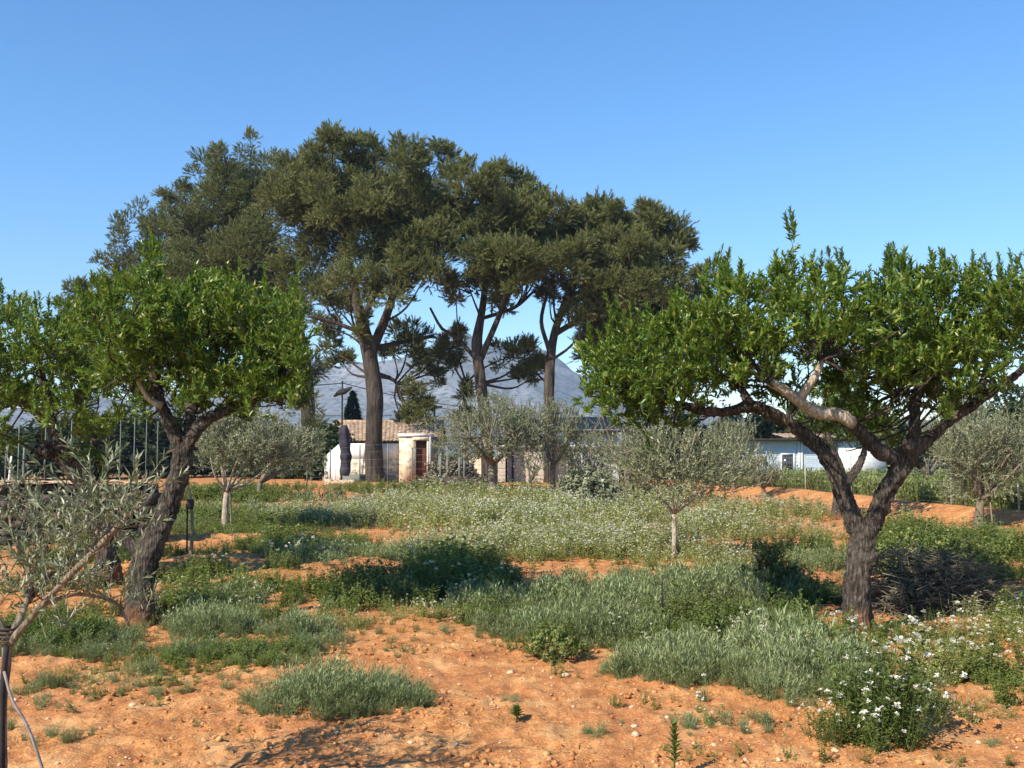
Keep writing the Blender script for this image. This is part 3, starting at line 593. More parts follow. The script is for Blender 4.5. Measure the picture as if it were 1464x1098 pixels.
# ---- olives
def olive(base, crown, label, n=420, tpl=OLIVE_M, trunk_r=5, cols=None, up=.55, stake=None, fork=None, material='olive_leaf', ssc=1.0, name='olive_tree', group='young olive trees', Y=None, ry_depth=1.0, lean=0, trunk_mat='olive_bark'):
    Y = Y or depth(base[1]); b = at(base[0], base[1], Y); z0 = float(H(b[0], Y))
    root = thing(name, label, 'tree', (b[0], Y, z0), group); k = Y / F
    cx, cy, rx, ry = crown; c = at(cx, cy, Y); rxm, rym = rx * k, ry * k
    f = at(*(fork or (base[0] + lean, cy + ry * .95)), Y); g = Geo(); r0 = trunk_r * k
    b[2] = z0 - .05
    g.tube([b, b * .5 + f * .5 + np.array([U(-.03, .03), 0, 0]), f], [r0 * 1.2, r0, r0 * .9], 9, .08, .22, int(abs(cx)))
    sk = []
    for j in range(9):
        a = j / 9 * 2 * PI + U(-.3, .3); e = np.array([math.cos(a) * rxm * U(.5, .85), math.sin(a) * rxm * U(.5, .85), 0]) + c + np.array([0, 0, U(-.35, .75) * rym])
        m = f * .45 + e * .55 + np.array([0, 0, -.08 * rym]) + rdir() * .06
        g.tube([f, m, e], [r0 * .62, r0 * .36, r0 * .12], 6, .12, .2, j, r=.4)
        sk += [m, e, m * .5 + e * .5]
    sk = np.array(sk)
    Ps, Ds, Rn, Sc = [], [], [], []
    cl = [(rdir(-.8, 1), U(.45, .95), U(.28, .42)) for _ in range(36)]
    while len(Ps) < n:
        d, q, w = random.choice(cl); p = d * q + rdir() * w * U(.1, 1) ** .6
        if np.linalg.norm(p) > 1.12 or p[2] < -.95: continue
        v = p.copy(); P = c + p * np.array([rxm, rxm * ry_depth, rym])
        Ps.append(P - np.array([0, 0, .1])); Ds.append(v * .45 + np.array([0, 0, up]) + rdir() * .55); Sc.append(U(.7, 1.15) * ssc); Rn.append(np.clip(.45 + U(-.35, .35), 0, 1))
    for _ in range(n // 14):
        p = random.choice(Ps); s = sk[int(np.argmin(np.linalg.norm(sk - p, axis=1)))]; g.tube([s, (s + p) / 2 + rdir() * .05, p], [r0 * .18, r0 * .12, r0 * .06], 4, None, r=.5)
    g.obj('trunk', trunk_mat, root, smooth=True)
    V, T, R = scatter(tpl, np.array(Ps), np.array(Ds), np.array(Sc), np.array(Rn), .3)
    mesh_obj('crown', V, [T], material, root, rnd=R)
    if stake:
        for sx in stake:
            s = at(base[0] + sx, base[1], Y - .08); z = float(H(s[0], Y)); t = at(base[0] + sx * .75, cy + ry * .9, Y - .05); gg = Geo(); gg.tube([[s[0], s[1], z - .05], t], [.018, .016], 7, .2, .1)
            gg.obj('stake', 'olive_bark', root, smooth=True)
    return root
olive((322, 760), (348, 642, 76, 56), 'round young olive tied to a stake below the leaning almond', 1350, OLIVE_M, 4.3, stake=(9,), fork=(324, 704), trunk_mat='pale_bark')
olive((368, 716), (412, 640, 46, 44), 'olive half hidden behind the round staked olive', 800, OLIVE_F, 4, fork=(372, 690))
olive((706, 714), (694, 614, 84, 52), 'largest olive in the field, with dark curved trunk before the pinkish shed', 1700, OLIVE_F, 6.5, fork=(704, 664), ry_depth=.9)
olive((757, 716), (765, 655, 22, 40), 'spindly olive sapling in the flowers right of the largest olive', 110, OLIVE_F, 2.5, fork=(758, 690))
olive((792, 712), (792, 618, 42, 46), 'leafy olive between the pinkish shed and the largest olive', 700, OLIVE_F, 4, fork=(790, 670))
olive((962, 800), (975, 664, 94, 62), 'wide twiggy olive on a thin pale trunk among the flowers', 760, OLIVE_M, 3.6, fork=(963, 735), trunk_mat='pale_bark')
olive((897, 697), (880, 628, 46, 46), 'olive in front of the grey shed, near the yellowish rock', 650, OLIVE_F, 4.5, fork=(895, 668))
olive((842, 708), (842, 655, 44, 42), 'low grey olive before the sheds, right of the largest olive', 520, OLIVE_F, 3.5, fork=(842, 690))
olive((1050, 706), (1050, 645, 44, 48), 'airy olive by the earth bank in front of the bluish building', 620, OLIVE_F, 3, fork=(1049, 690))
olive((1092, 712), (1090, 672, 30, 24), 'small bushy olive beside the window of the bluish building', 260, OLIVE_F, 3, fork=(1091, 698))
olive((1400, 757), (1412, 645, 70, 72), 'tall pale olive with forked trunk at the right edge by the wire fence', 1500, OLIVE_M, 6, fork=(1402, 715), stake=(20,))
olive((1500, 735), (1500, 630, 56, 72), 'olive cut off by the right edge of the picture', 900, OLIVE_F, 6, fork=(1500, 690))
olive((1328, 716), (1330, 640, 32, 46), 'grey olive beyond the wire fence right of the forked almond', 500, OLIVE_F, 5, fork=(1328, 680))
olive((1362, 712), (1372, 590, 40, 40), 'far olive behind the tall pale olive', 500, OLIVE_F, 5, fork=(1364, 640))

# ---- staked sapling on the left
def sapling():
    Y = depth(806); b = at(272, 806, Y); z = float(H(b[0], Y))
    root = thing('olive_sapling', 'leafless sapling tied with a black band to its stake, beside the leaning almond', 'sapling', (b[0], Y, z))
    g = Geo(); g.tube([[b[0], Y, z - .05], at(275, 760, Y), at(273, 716, Y), at(269, 690, Y), at(272, 665, Y)], [.03, .024, .022, .012, .005], 8, .05, .3, 4)
    g.obj('trunk', 'olive_bark', root, smooth=True)
    g = Geo(); g.tube([at(267, 806, Y + .03), at(268, 715, Y + .03)], [.014, .013], 6, .1, .1); g.obj('stake', 'dark', root, smooth=True)
    g = Geo(); g.tube([at(271, 728, Y), at(271, 722, Y), at(272, 714, Y)], [.05, .058, .045], 9, .02, .4, 6); g.obj('tie', 'cable', root, smooth=True)
sapling()

# ---- foreground olive, left edge
def near_olive():
    Y = 4.6; b = at(4, 1150, Y); z = float(H(b[0], Y))
    root = thing('olive_tree', 'foreground olive with dark roped trunk and grey leafy branches at the left edge', 'tree', (b[0], Y, z), 'young olive trees')
    g = Geo()
    L = [[(6, 1180, 8, 0), (5, 1080, 4.6, 0), (6, 1000, 4.6, 0), (10, 945, 6, 0), (9, 905, 7, 0)],
         [(10, 925, 7, 0), (42, 885, 4.6, -.05), (85, 838, 4.6, -.12), (128, 795, 4.6, -.2), (160, 762, 4.2, -.25), (185, 735, 2.2, -.3), (215, 715, 1.4, -.3)],
         [(14, 912, 5, 0), (36, 866, 4.6, .1), (48, 820, 4, .2), (55, 790, 3.2, .25), (60, 755, 2, .3), (76, 725, 1.3, .3)],
         [(8, 908, 7, 0), (-8, 880, 6, 0), (-20, 830, 5, .1), (-30, 760, 3, .2)],
         [(30, 872, 4, .1), (80, 815, 3, .3), (140, 770, 2.4, .5), (170, 740, 1.5, .6)],
         [(60, 865, 3.5, -.1), (110, 850, 2.8, .1), (165, 862, 2.2, .2), (185, 895, 1.6, .2)],
         [(48, 820, 3.4, .2), (20, 770, 2.6, .3), (12, 720, 1.6, .3)],
         [(128, 795, 3, -.2), (150, 720, 2.2, -.2), (132, 690, 1.4, -.2)]]
    lp = limb_pts(L, Y); lp[0][0][0][2] = z - .1
    for i, (P, R) in enumerate(lp): g.tube(P, R, 9, .03, .28, i * 5 + 2)
    Ps, Ds, Sc = [], [], []; tw = g
    for i, (P, R) in enumerate(lp[1:]):
        for k in range(len(P) - 1):
            if k == 0 and i < 3: continue
            for _ in range(7):
                p = P[k] + (P[k + 1] - P[k]) * random.random(); d = rdir(-.25, 1) * .9 + np.array([.15, 0, .55]); d /= np.linalg.norm(d); q = p + d * U(.03, .17)
                tw.tube([p, (p + q) / 2 + rdir() * .02, q], [.004, .003, .002], 4, None)
                Ps.append(q); Ds.append(d + rdir() * .3); Sc.append(U(.6, 1.05))
    for (px, py, r, n) in [(30, 740, 40, 18), (90, 770, 55, 30), (150, 730, 40, 18), (60, 820, 45, 22), (195, 740, 36, 14), (20, 850, 40, 16), (120, 850, 50, 18), (190, 870, 30, 8), (80, 890, 40, 10)]:
        for _ in range(int(n * .72)):
            c = at(px, py, Y + U(-.4, .5)); p = c + rdir() * r / F * Y * U(.2, 1); Ps.append(p); Ds.append(rdir(-.2, 1) + np.array([0, 0, .5])); Sc.append(U(.6, 1.05))
    g.obj('trunk', 'branch_bark', root, smooth=True)
    V, T, R = scatter(OLIVE_N, np.array(Ps), np.array(Ds), np.array(Sc), rng.uniform(.1, .85, len(Ps)), .3)
    mesh_obj('crown', V, [T], 'olive_leaf_near', root, rnd=R)
    # dark rope lashing, and the support
    g = Geo()
    for k in range(4):
        y = 898 + k * 6; g.tube([at(9, y, Y) + np.array([math.cos(a) * .040, math.sin(a) * .040, .004 * math.sin(3 * a)]) for a in np.linspace(0, 2 * PI, 15)], [.006] * 15, 6)
    g.obj('lashing', 'rope', root, smooth=True)
    g = Geo(); g.tube([at(3, 1190, Y - .03), at(3, 1010, Y - .04), at(9, 925, Y - .04)], [.014, .0135, .012], 8, .05, .1); g.obj('stake', 'dark', root, smooth=True)
    # grey cane leaning on the trunk
    s = at(92, 1138, Y - .05); c = Geo(); c.tube([[s[0], s[1], float(H(s[0], s[1])) - .02], at(45, 1052, Y - .1), at(18, 1002, Y - .1), at(6, 960, Y - .07)], [.0065, .0065, .006, .006], 8, .04, .1)
    o = c.obj('cane', 'hose', loc=(s[0], s[1], 0), smooth=True); tag(o, 'thin grey cane slanting to the ground from the foreground olive trunk', 'cane')
near_olive()
# ---- an olive just outside the frame to the left, whose shadow falls into the picture
def off_olive():
    Y = 4.3; root = thing('olive_tree', 'olive standing left of the picture, known by its shadow on the soil', 'tree', (-4.1, Y, 0), 'young olive trees')
    g = Geo(); g.tube([[-4.1, Y, -.1], [-4.05, Y, .6], [-4.0, Y, 1.0]], [.06, .05, .045], 9, .05, .2); Ps, Ds = [], []
    for k in range(12):
        a = k / 12 * 2 * PI; e = np.array([-4.0 + math.cos(a) * .7, Y + math.sin(a) * .7, 1.2 + U(0, .9)]); g.tube([[-4, Y, .98], (np.array([-4, Y, 1]) + e) / 2 + rdir() * .08, e], [.025, .018, .008], 6, .05, .2)
        for _ in range(11): Ps.append(e + rdir() * .28); Ds.append(rdir(-.2, 1) + np.array([0, 0, .5]))
    g.obj('trunk', 'olive_bark', root, smooth=True); V, T, R = scatter(OLIVE_N, np.array(Ps), np.array(Ds), 1.0, rng.uniform(0, 1, len(Ps)), .3); mesh_obj('crown', V, [T], 'olive_leaf_near', root, rnd=R)
# ---- bushes
def bush(cx, base_y, rx, top_y, label, material='bush_leaf', n=400, tpl=BUSH, ssc=1.0, Y=None, group=None, name='bush', cat='bush', flat=.3):
    Y = Y or depth(base_y); b = at(cx, base_y, Y); z = float(H(b[0], Y)) if Y < 60 else 0; k = Y / F; rxm = rx * k; h = at(cx, top_y, Y)[2] - z
    Ps, Ds, Rn = [], [], []; tw = Geo()
    for _ in range(n):
        d = rdir(-.1, 1); q = U(.25, 1) ** .5; lump = .75 + .5 * noise2(d[0] * 2 + cx, d[2] * 2 + d[1] * 2, 3)
        p = np.array([b[0], Y, z + h * flat * .4]) + d * q * lump * np.array([rxm, rxm * .9, h * .85]); Ps.append(p); Ds.append(d * .6 + np.array([0, 0, .5]) + rdir() * .5); Rn.append(U(.1, .9))
    V, T, R = scatter(tpl, np.array(Ps), np.array(Ds), ssc * rng.uniform(.7, 1.2, n), np.array(Rn), .3)
    root = thing(name, label, cat, (b[0], Y, z), group)
    mesh_obj('foliage', V, [T], material, root, rnd=R)
    for _ in range(14):
        e = np.array([b[0], Y, z]) + rdir(.3, 1) * np.array([rxm * .8, rxm * .7, h * .8]); tw.tube([[b[0] + U(-.1, .1) * rxm, Y + U(-.1, .1) * rxm, z - .03], e], [.012 * ssc, .004 * ssc], 4)
    tw.obj('stem', 'twig', root)
    return root
for args in [(30, 700, 50, 628, 'dark bush beyond the left fence behind the slanting almond', 58), (110, 700, 60, 602, 'dark bush beyond the left fence between the two left almonds', 60), (190, 700, 46, 600, 'dull green bush behind the left fence posts', 62), (246, 698, 40, 612, 'bush behind the leaning almond trunk', 64),
             (400, 690, 44, 640, 'bush at the foot of the broad pine', 62), (470, 684, 24, 628, 'green bush left of the whitewashed lean-to', 57), (330, 692, 50, 630, 'bush behind the round staked olive', 66)]:
    bush(*args[:5], n=620, Y=args[5], ssc=3.2, group='bushes beyond the orchard')
for args in [(1395, 700, 60, 585, 'tall dull green tree beyond the wire fence behind the pale olive', 70), (1480, 700, 60, 560, 'tall dull green tree at the right edge beyond the wire fence', 72), (1110, 700, 50, 606, 'grey green tree behind the bluish building, left end', 60), (1190, 700, 56, 596, 'grey green tree behind the middle of the bluish building', 62), (1262, 700, 44, 606, 'grey green tree behind the white end of the bluish building', 61), (970, 700, 60, 600, 'grey green tree behind the wide twiggy olive', 66), (1300, 700, 36, 625, 'bush behind the grey olive beyond the wire fence', 66), (1560, 700, 70, 560, 'tree beyond the wire fence, mostly outside the right edge', 70)]:
    bush(*args[:5], 'shrub_leaf', n=900, Y=args[5], ssc=3.2, group='bushes beyond the orchard')
bush(1042, 690, 26, 592, 'blue green bush left of the bluish building', 'olive_leaf', 500, ssc=3, Y=64, group='bushes beyond the orchard')
bush(1290, 720, 22, 694, 'yellow flowering bush behind the wire fence', 'yellow', 420, ssc=1.1, Y=34)
bush(1102, 850, 36, 800, 'small dark green shrub left of the forked almond trunk', 'shrub_leaf', 230, ssc=.40, flat=.5, name='shrub', cat='shrub')
bush(795, 940, 40, 895, 'dark spiny shrub at the edge of the bare soil path', 'weed', 300, ssc=.22, flat=.4, name='shrub', cat='shrub')
bush(645, 692, 40, 664, 'dry grey shrub left of the largest olive', 'dry', 420, ssc=1.6, flat=.3, name='shrub', cat='shrub')
bush(845, 722, 46, 682, 'grey twiggy shrub in front of the pinkish shed', 'olive_leaf', 420, ssc=1.2, name='shrub', cat='shrub')
bush(1330, 842, 100, 765, 'tangled green shrubs behind the brush pile', 'weed', 1500, ssc=.42, Y=13.6, name='shrub', cat='shrub')

def cypress():
    Y = 74; root = thing('cypress_tree', 'dark conical cypress behind the farmhouse roof', 'tree', (at(504, 660, Y)[0], Y, 0)); b = at(504, 603, Y)
    g = Geo(); g.tube([[b[0], Y, 0], [b[0], Y, 4.5]], [.15, .05], 8); g.obj('trunk', 'pine_bark', root); Ps, Ds = [], []
    zt = at(504, 567, Y)[2]
    for _ in range(700):
        t = U(0, 1); w = .85 * min(1, (1 - t) * 1.5) ** .8; a = U(0, 2 * PI); Ps.append((b[0] + math.cos(a) * w * U(.7, 1.05), Y + math.sin(a) * w, .8 + (zt - .8) * t)); Ds.append((math.cos(a) * .3, math.sin(a) * .3, 1))
    V, T, R = scatter(BUSH, np.array(Ps), np.array(Ds), 1.5, rng.uniform(0, .8, len(Ps)), .3); mesh_obj('crown', V, [T], 'bush_leaf', root, rnd=R)
cypress()

# ------------------------------------------------------------------ buildings
def quadgrid(p00, p10, p01, p11, nu, nv, f):
    p00, p10, p01, p11 = map(np.array, (p00, p10, p01, p11)); n = np.cross(p10 - p00, p01 - p00); n = n / np.linalg.norm(n)
    u, v = np.meshgrid(np.linspace(0, 1, nu), np.linspace(0, 1, nv)); a, b = u[..., None], v[..., None]
    P = p00 * (1 - a) * (1 - b) + p10 * a * (1 - b) + p01 * (1 - a) * b + p11 * a * b + n * f(u, v)[..., None]
    i = np.arange(nv - 1)[:, None] * nu; j = np.arange(nu - 1)[None]
    return P.reshape(-1, 3), np.stack([i + j, i + j + 1, i + nu + j + 1, i + nu + j], -1).reshape(-1, 4)
def tiles(g, p00, p10, p01, p11, width, rows):
    c = int(width / .24); nu = c * 6 + 1
    V, Q = quadgrid(p00, p10, p01, p11, nu, rows * 3 + 1, lambda u, v: np.abs(np.sin(u * c * PI)) * .04 + (1 - (v * rows) % 1) * .03)
    g.add(V, Q)
def X(px, Y): return (px - CX) / F * Y
def Z(py, Y): return at(0, py, Y)[2]

def farmhouse():
    Y = 60.0; x0, x1, xg = X(489, Y), X(624, Y), X(452, Y + 3); ze, zr = 2.15, Z(603, 63)
    root = thing('farmhouse', 'long low farmhouse with weathered tiled roof and ochre gable', 'house', ((x0 + x1) / 2, Y, 0))
    g = Geo(); g.box(x0, x1, Y + .15, Y + 7, -.1, ze); g.obj('wall', 'ochre', root)
    # gable end, turned a little towards the sun
    a = np.array([x0 - .003, Y + .15]); b = np.array([xg, Y + 6.6]); m = (a + b) / 2
    V = [(*a, -.1), (*b, -.1), (*b, ze + .2), (*m, zr - .05), (*a, ze + .2)]; back = [(x + .25, y + .05, z) for x, y, z in V]
    g = Geo(); g.add(V + back, [(0, 5, 6, 1), (1, 6, 7, 2), (2, 7, 8, 3), (3, 8, 9, 4), (4, 9, 5, 0)]); 
    g.Q.append(np.array([(0, 1, 2, 4), (5, 9, 7, 6)])); g.T.append(np.array([(4, 2, 3), (9, 8, 7)])); o = g.obj('gable', 'ochre', root); o['label'] = 'ochre stone gable end'
    g = Geo(); tiles(g, (x0 - .25, Y - .25, ze), (x1 + .2, Y - .25, ze), (x0 - 1.0, Y + 3.5, zr), (x1 + .2, Y + 3.5, zr), 6.5, 10)
    tiles(g, (x1 + .2, Y + 7.2, ze), (x0 - 1.4, Y + 7.2, ze), (x1 + .2, Y + 3.5, zr), (x0 - 1.0, Y + 3.5, zr), 6.5, 10)
    g.tube([(x0 - 1.0, Y + 3.5, zr + .03), (x1 + .2, Y + 3.5, zr + .03)], [.1, .1], 8)
    g.obj('roof', 'tile', root)
    g = Geo(); g.box(X(547, Y), X(571, Y), Y + .09, Y + .16, 1.55, 2.1); g.obj('window', 'dark', root)
farmhouse()
def lean_to():
    Y = 54.0; x0, x1 = X(486, Y), X(571, Y); zt = Z(634, Y)
    root = thing('lean_to', 'whitewashed lean-to with sloping side wall behind the tallest pine', 'shed', ((x0 + x1) / 2, Y, 0))
    g = Geo(); g.box(x0, x1, Y, Y + .25, Z(656, Y), zt); g.box(x0 + .02, x1, Y + .25, Y + 3, -.1, zt - .06); g.obj('wall', 'white_paint', root)
    g = Geo(); g.box(x0, x1, Y + .004, Y + .26, -.1, Z(656, Y) - .002)
    g.obj('base_wall', 'rubble', root)['label'] = 'rubble stone lower wall'
    xg = X(461, Y + 2.2); a, b = (x0 - .003, Y), (xg, Y + 2.2); V = [(*a, -.1), (*b, -.1), (*b, Z(656, Y + 2.2)), (*a, zt)]
    g = Geo(); g.add(V + [(p[0] + .1, p[1] + .1, p[2]) for p in V], [(0, 1, 2, 3), (4, 7, 6, 5), (0, 4, 5, 1), (1, 5, 6, 2), (2, 6, 7, 3), (3, 7, 4, 0)])
    for t in (.2, .4, .6, .8): p = np.array(a) * (1 - t) + np.array(b) * t; h = zt + (Z(656, Y + 2.2) - zt) * t; g.box(p[0] - .025, p[0] + .025, p[1] - .06, p[1] - .02, -.05, h - .1)
    g.obj('side_wall', 'white_paint', root)
    g = Geo(); g.box(x0 + .1, x1 - .05, Y - .35, Y - .2, -.05, .42); gg = g.obj('hedge_net', 'net', root); gg.name = 'base_net'
lean_to()
def gatehouse():
    Y = 53.6; x0, x1 = X(571, Y), X(613, Y); zt = Z(620, Y); d0, d1, dz = X(594, Y), X(610.5, Y), Z(629.5, Y)
    root = thing('stone_porch', 'cream stone porch with brown door and heavy lintel', 'porch', ((x0 + x1) / 2, Y, 0))
    g = Geo(); g.box(x0, d0, Y, Y + 2.5, -.1, zt - .15); g.box(d1, x1, Y, Y + 2.5, -.1, zt - .15); g.box(d0 + .002, d1 - .002, Y + .003, Y + 2.4, dz + .18, zt - .16); g.box(d0, d1, Y + .8, Y + .9, -.1, dz); g.obj('wall', 'cream', root)
    g = Geo(); g.box(d0 - .12, d1 + .08, Y - .05, Y + .3, dz, dz + .18); g.obj('lintel', 'cream', root)
    g = Geo(); g.box(x0 - .08, x1 + .1, Y - .08, Y + 2.6, zt - .145, zt); g.obj('roof', 'white_paint', root)
    g = Geo(); g.box(d0 + .02, d1 - .02, Y + .34, Y + .40, -.05, dz - .06)
    for k in range(1, 4): x = d0 + (d1 - d0) * k / 4; g.box(x - .012, x + .012, Y + .325, Y + .339, 0, dz - .1)
    d = g.obj('door', 'door', root); g = Geo(); g.tube([(d1 - .12, Y + .30, .85), (d1 - .12, Y + .30, 1.0)], [.015, .015], 6); g.obj('handle', 'post', d)
    g = Geo(); g.tube([(x1 + .08, Y - .03, 0), (x1 + .08, Y - .03, zt)], [.05, .05], 8); g.obj('drainpipe', 'grey_sheet', root)
gatehouse()
def cream_wall():
    Y = 55; g = Geo(); x0, x1 = X(615, Y), X(708, Y); z = Z(654, Y); n = 40
    V, Q = quadgrid((x0, Y, -.1), (x1, Y, -.1), (x0, Y, z), (x1, Y, z), 60, 10, lambda u, v: (fbm(u * 30, v * 5, 3, 3) - .45) * .06); g.add(V, Q); g.box(x0, x1, Y + .06, Y + .35, -.1, z + .02)
    tag(g.obj('garden_wall', 'cream', loc=((x0 + x1) / 2, Y, 0)), 'low cream garden wall behind the largest olive', 'wall')
cream_wall()
def sheet_shed(name, px0, px1, Y, ztop, material, label, rib=.12, depth_=4, horiz=False, roofm=None):
    x0, x1 = X(px0, Y), X(px1, Y); root = thing(name, label, 'shed', ((x0 + x1) / 2, Y, 0)); g = Geo()
    w = x1 - x0
    if horiz: V, Q = quadgrid((x0, Y, -.1), (x1, Y, -.1), (x0, Y, ztop), (x1, Y, ztop), 4, int(ztop / .02), lambda u, v: np.where((v * ztop / .36) % 1 < .1, -.025, 0.))
    else: V, Q = quadgrid((x0, Y, -.1), (x1, Y, -.1), (x0, Y, ztop), (x1, Y, ztop), int(w / .03), 3, lambda u, v: np.abs(np.sin(u * w / rib * PI)) * .03)
    g.add(V, Q); g.box(x0, x1, Y + .04, Y + depth_, -.1, ztop - .02); g.obj('wall', material, root)
    g = Geo(); V = np.array([(x0 - .15, Y - .2, ztop + .002), (x1 + .15, Y - .2, ztop + .002), (x1 + .15, Y + depth_, ztop + .35), (x0 - .15, Y + depth_, ztop + .35)]); V2 = V + np.array([0, 0, .07]); g.add(np.vstack([V, V2]), [(0, 3, 2, 1), (4, 5, 6, 7), (0, 1, 5, 4), (1, 2, 6, 5), (2, 3, 7, 6), (3, 0, 4, 7)])
    g.obj('roof', roofm or material, root)
    return root, x0, x1
r, a, b = sheet_shed('metal_shed', 712, 812, 54.5, Z(640, 54.5), 'pink_sheet', 'pinkish beige shed with ribbed wall behind the large olive', horiz=True)
for px in (724, 733):
    g = Geo(); g.box(X(px, 54.4) - .05, X(px, 54.4) + .05, 54.3, 54.4, -.1, Z(646, 54.4)); g.obj('post', 'dark', r)
r, a, b = sheet_shed('metal_shed', 820, 884, 54.0, Z(640, 54), 'grey_sheet', 'grey sheet metal shed between the pinkish shed and the rock')
g = Geo(); g.box(b + .01, b + .9, 54.3, 54.4, -.05, Z(645, 54)); g.obj('door', 'dark', r)
def tiled_house():
    Y = 63.0; x0, x1 = X(806, Y), X(884, Y); ze = Z(618, Y)
    root = thing('house', 'house with terracotta eave and dark arched opening behind the sheds', 'house', ((x0 + x1) / 2, Y, 0))
    xc, r = X(829, Y), X(843, Y) - X(829, Y); zb = Z(634, Y)
    g = Geo(); n = 14; ar = [(xc + r * math.cos(a), zb + r * .75 * math.sin(a)) for a in np.linspace(PI, 0, n)]
    pts = [(x0, -.1), (xc - r, -.1)] + ar + [(xc + r, -.1), (x1, -.1), (x1, ze), (x0, ze)]
    tops = [(p[0], ze) for p in ar]; V = []; Q = []
    for i in range(n - 1): k = len(V); V += [(ar[i][0], Y, ar[i][1]), (ar[i + 1][0], Y, ar[i + 1][1]), (ar[i + 1][0], Y, ze), (ar[i][0], Y, ze)]; Q.append((k, k + 1, k + 2, k + 3))
    g.add(V, Q); g.box(x0, xc - r, Y, Y + .3, -.1, ze); g.box(xc + r, x1, Y, Y + .3, -.1, ze); g.obj('wall', 'cream', root)
    g = Geo(); g.box(x0 + .1, x1, Y + 1.2, Y + 1.3, -.1, ze); g.obj('window', 'glass', root)  # dark sheet standing in for the shade inside the arched opening
    g = Geo(); tiles(g, (x0 - .6, Y - .5, ze + .12), (x1 + .4, Y - .5, ze + .12), (x0 - .6, Y + 4, ze + 1.0), (x1 + .4, Y + 4, ze + 1.0), x1 - x0, 8); g.obj('roof', 'tile', root)
    g = Geo(); g.box(x0 - .6, x1 + .4, Y - .45, Y + .1, ze + .004, ze + .11); g.obj('eave', 'terracotta', root)
tiled_house()
def right_building():
    Y = 47.0; x0, x1 = X(1060, Y), X(1262, Y); zt = Z(630, Y); root = thing('outbuilding', 'long bluish white outbuilding behind the forked almond and wire fence', 'building', ((x0 + x1) / 2, Y, 0))
    xs = X(1196, Y)
    g = Geo(); V, Q = quadgrid((x0, Y, -.1), (xs, Y, -.1), (x0, Y, zt), (xs, Y, zt), 4, 90, lambda u, v: np.where((v * zt / .28) % 1 < .09, -.02, 0.)); g.add(V, Q); g.box(x0, xs, Y + .03, Y + 5, -.1, zt - .01); g.obj('wall', 'shaded_blue_sheet', root)
    g = Geo(); g.box(xs + .002, x1, Y - .25, Y + 5, -.1, zt); g.obj('lit_wall', 'white_paint', root)['label'] = 'sunlit white end wall'  # whiter colour stands for sunlight on this stretch of the wall
    g = Geo(); g.box(x0 - .2, x1 + .2, Y - .55, Y + 5.2, zt + .004, zt + .09); g.obj('roof', 'dark', root)
    g = Geo(); tiles(g, (x0 + 2, Y - .2, zt + .1), (x1 - 2, Y - .2, zt + .1), (x0 + 2, Y + 2.6, zt + .32), (x1 - 2, Y + 2.6, zt + .32), x1 - x0 - 4, 6); g.obj('roof_tiles', 'tile', root)
    w0, w1, wz0, wz1 = X(1117, Y), X(1133, Y), Z(676, Y), Z(650, Y)
    g = Geo()
    for q in ((w0 - .06, w0, wz0 - .06, wz1 + .06), (w1, w1 + .06, wz0 - .06, wz1 + .06)): g.box(q[0], q[1], Y - .05, Y + .02, q[2], q[3])
    g.box(w0, w1, Y - .048, Y + .02, wz0 - .06, wz0); g.box(w0, w1, Y - .048, Y + .02, wz1, wz1 + .06); f = g.obj('window', 'white_paint', root)
    g = Geo(); g.box(w0, w1, Y - .03, Y - .01, wz0, wz1); g.obj('pane', 'glass', f)
    for px in (1141, 1145): g = Geo(); g.box(X(px, Y) - .05, X(px, Y) + .05, Y - .06, Y - .01, -.05, zt - .05); g.obj('door_post', 'white_paint', root)
    g = Geo(); g.box(X(1080, Y), X(1093, Y), Y - .04, Y - .012, 0, 1.35); g.obj('door', 'grey_sheet', root)
right_building()

# ---- poles and cables
def pole(px, ytop, ybase_z, Y, label, r=.07, arm=None, wrap=None, head=None):
    x = X(px, Y); root = thing('utility_pole', label, 'pole', (x, Y, 0), 'utility poles')
    g = Geo(); g.tube([(x, Y, -.1), (x, Y, Z(ytop, Y))], [r, r * .8], 9, .6, .05); g.obj('pole', 'dark', root, smooth=True)
    if arm: g = Geo(); z = Z(ytop, Y) - .12; g.box(x - arm, x + arm, Y - .12, Y - .06, z - .05, z + .05); g.obj('crossarm', 'dark', root)
    if wrap:
        g = Geo(); za, zb = Z(wrap[0], Y), Z(wrap[1], Y); n = 9; t = np.linspace(0, 1, n)
        g.tube([(x + .18 + .06 * math.sin(5 * q), Y - .12, max(.05, zb) + (za - max(.05, zb)) * q) for q in t], [.24, .30, .26, .34, .27, .31, .26, .29, .17], 12, .12, .35, 8); g.obj('wrapping', 'wrap', root, smooth=True)
    if head:
        g = Geo(); z = Z(head, Y); g.tube([(x - .42, Y - .1, z - .22), (x - .1, Y - .1, z), (x + .12, Y - .1, z + .05), (x + .5, Y - .1, z + .26)], [.05, .15, .16, .05], 9, .06, .3, 3); g.obj('lamp_head', 'dark', root, smooth=True)
    return np.array([x, Y, Z(ytop, Y)])
pA = pole(489, 544, 0, 52.8, 'thin dark pole with bundled black wrapping beside the tallest pine', .05, None, (608, 680), 561)
pB = pole(621, 579, 0, 72, 'short wooden pole with crossarm behind the farmhouse roof', .09, .55)
def cable(a, b, sag, label, r=.022):
    g = Geo(); a, b = np.array(a, float), np.array(b, float); g.tube([a + (b - a) * t - np.array([0, 0, sag * 4 * t * (1 - t)]) for t in np.linspace(0, 1, 25)], [r] * 25, 6)
    tag(g.obj('power_line', 'cable', loc=tuple(a), smooth=True), label, 'cable', 'overhead cables')
pA2 = pA - np.array([0, 0, .12])
cable(at(380, 549, 50), pA2, .1, 'black cable arriving at the thin dark pole from the left')
cable(pA2, at(720, 586, 62), .25, 'black cable sloping right from the thin dark pole past the tallest pine')
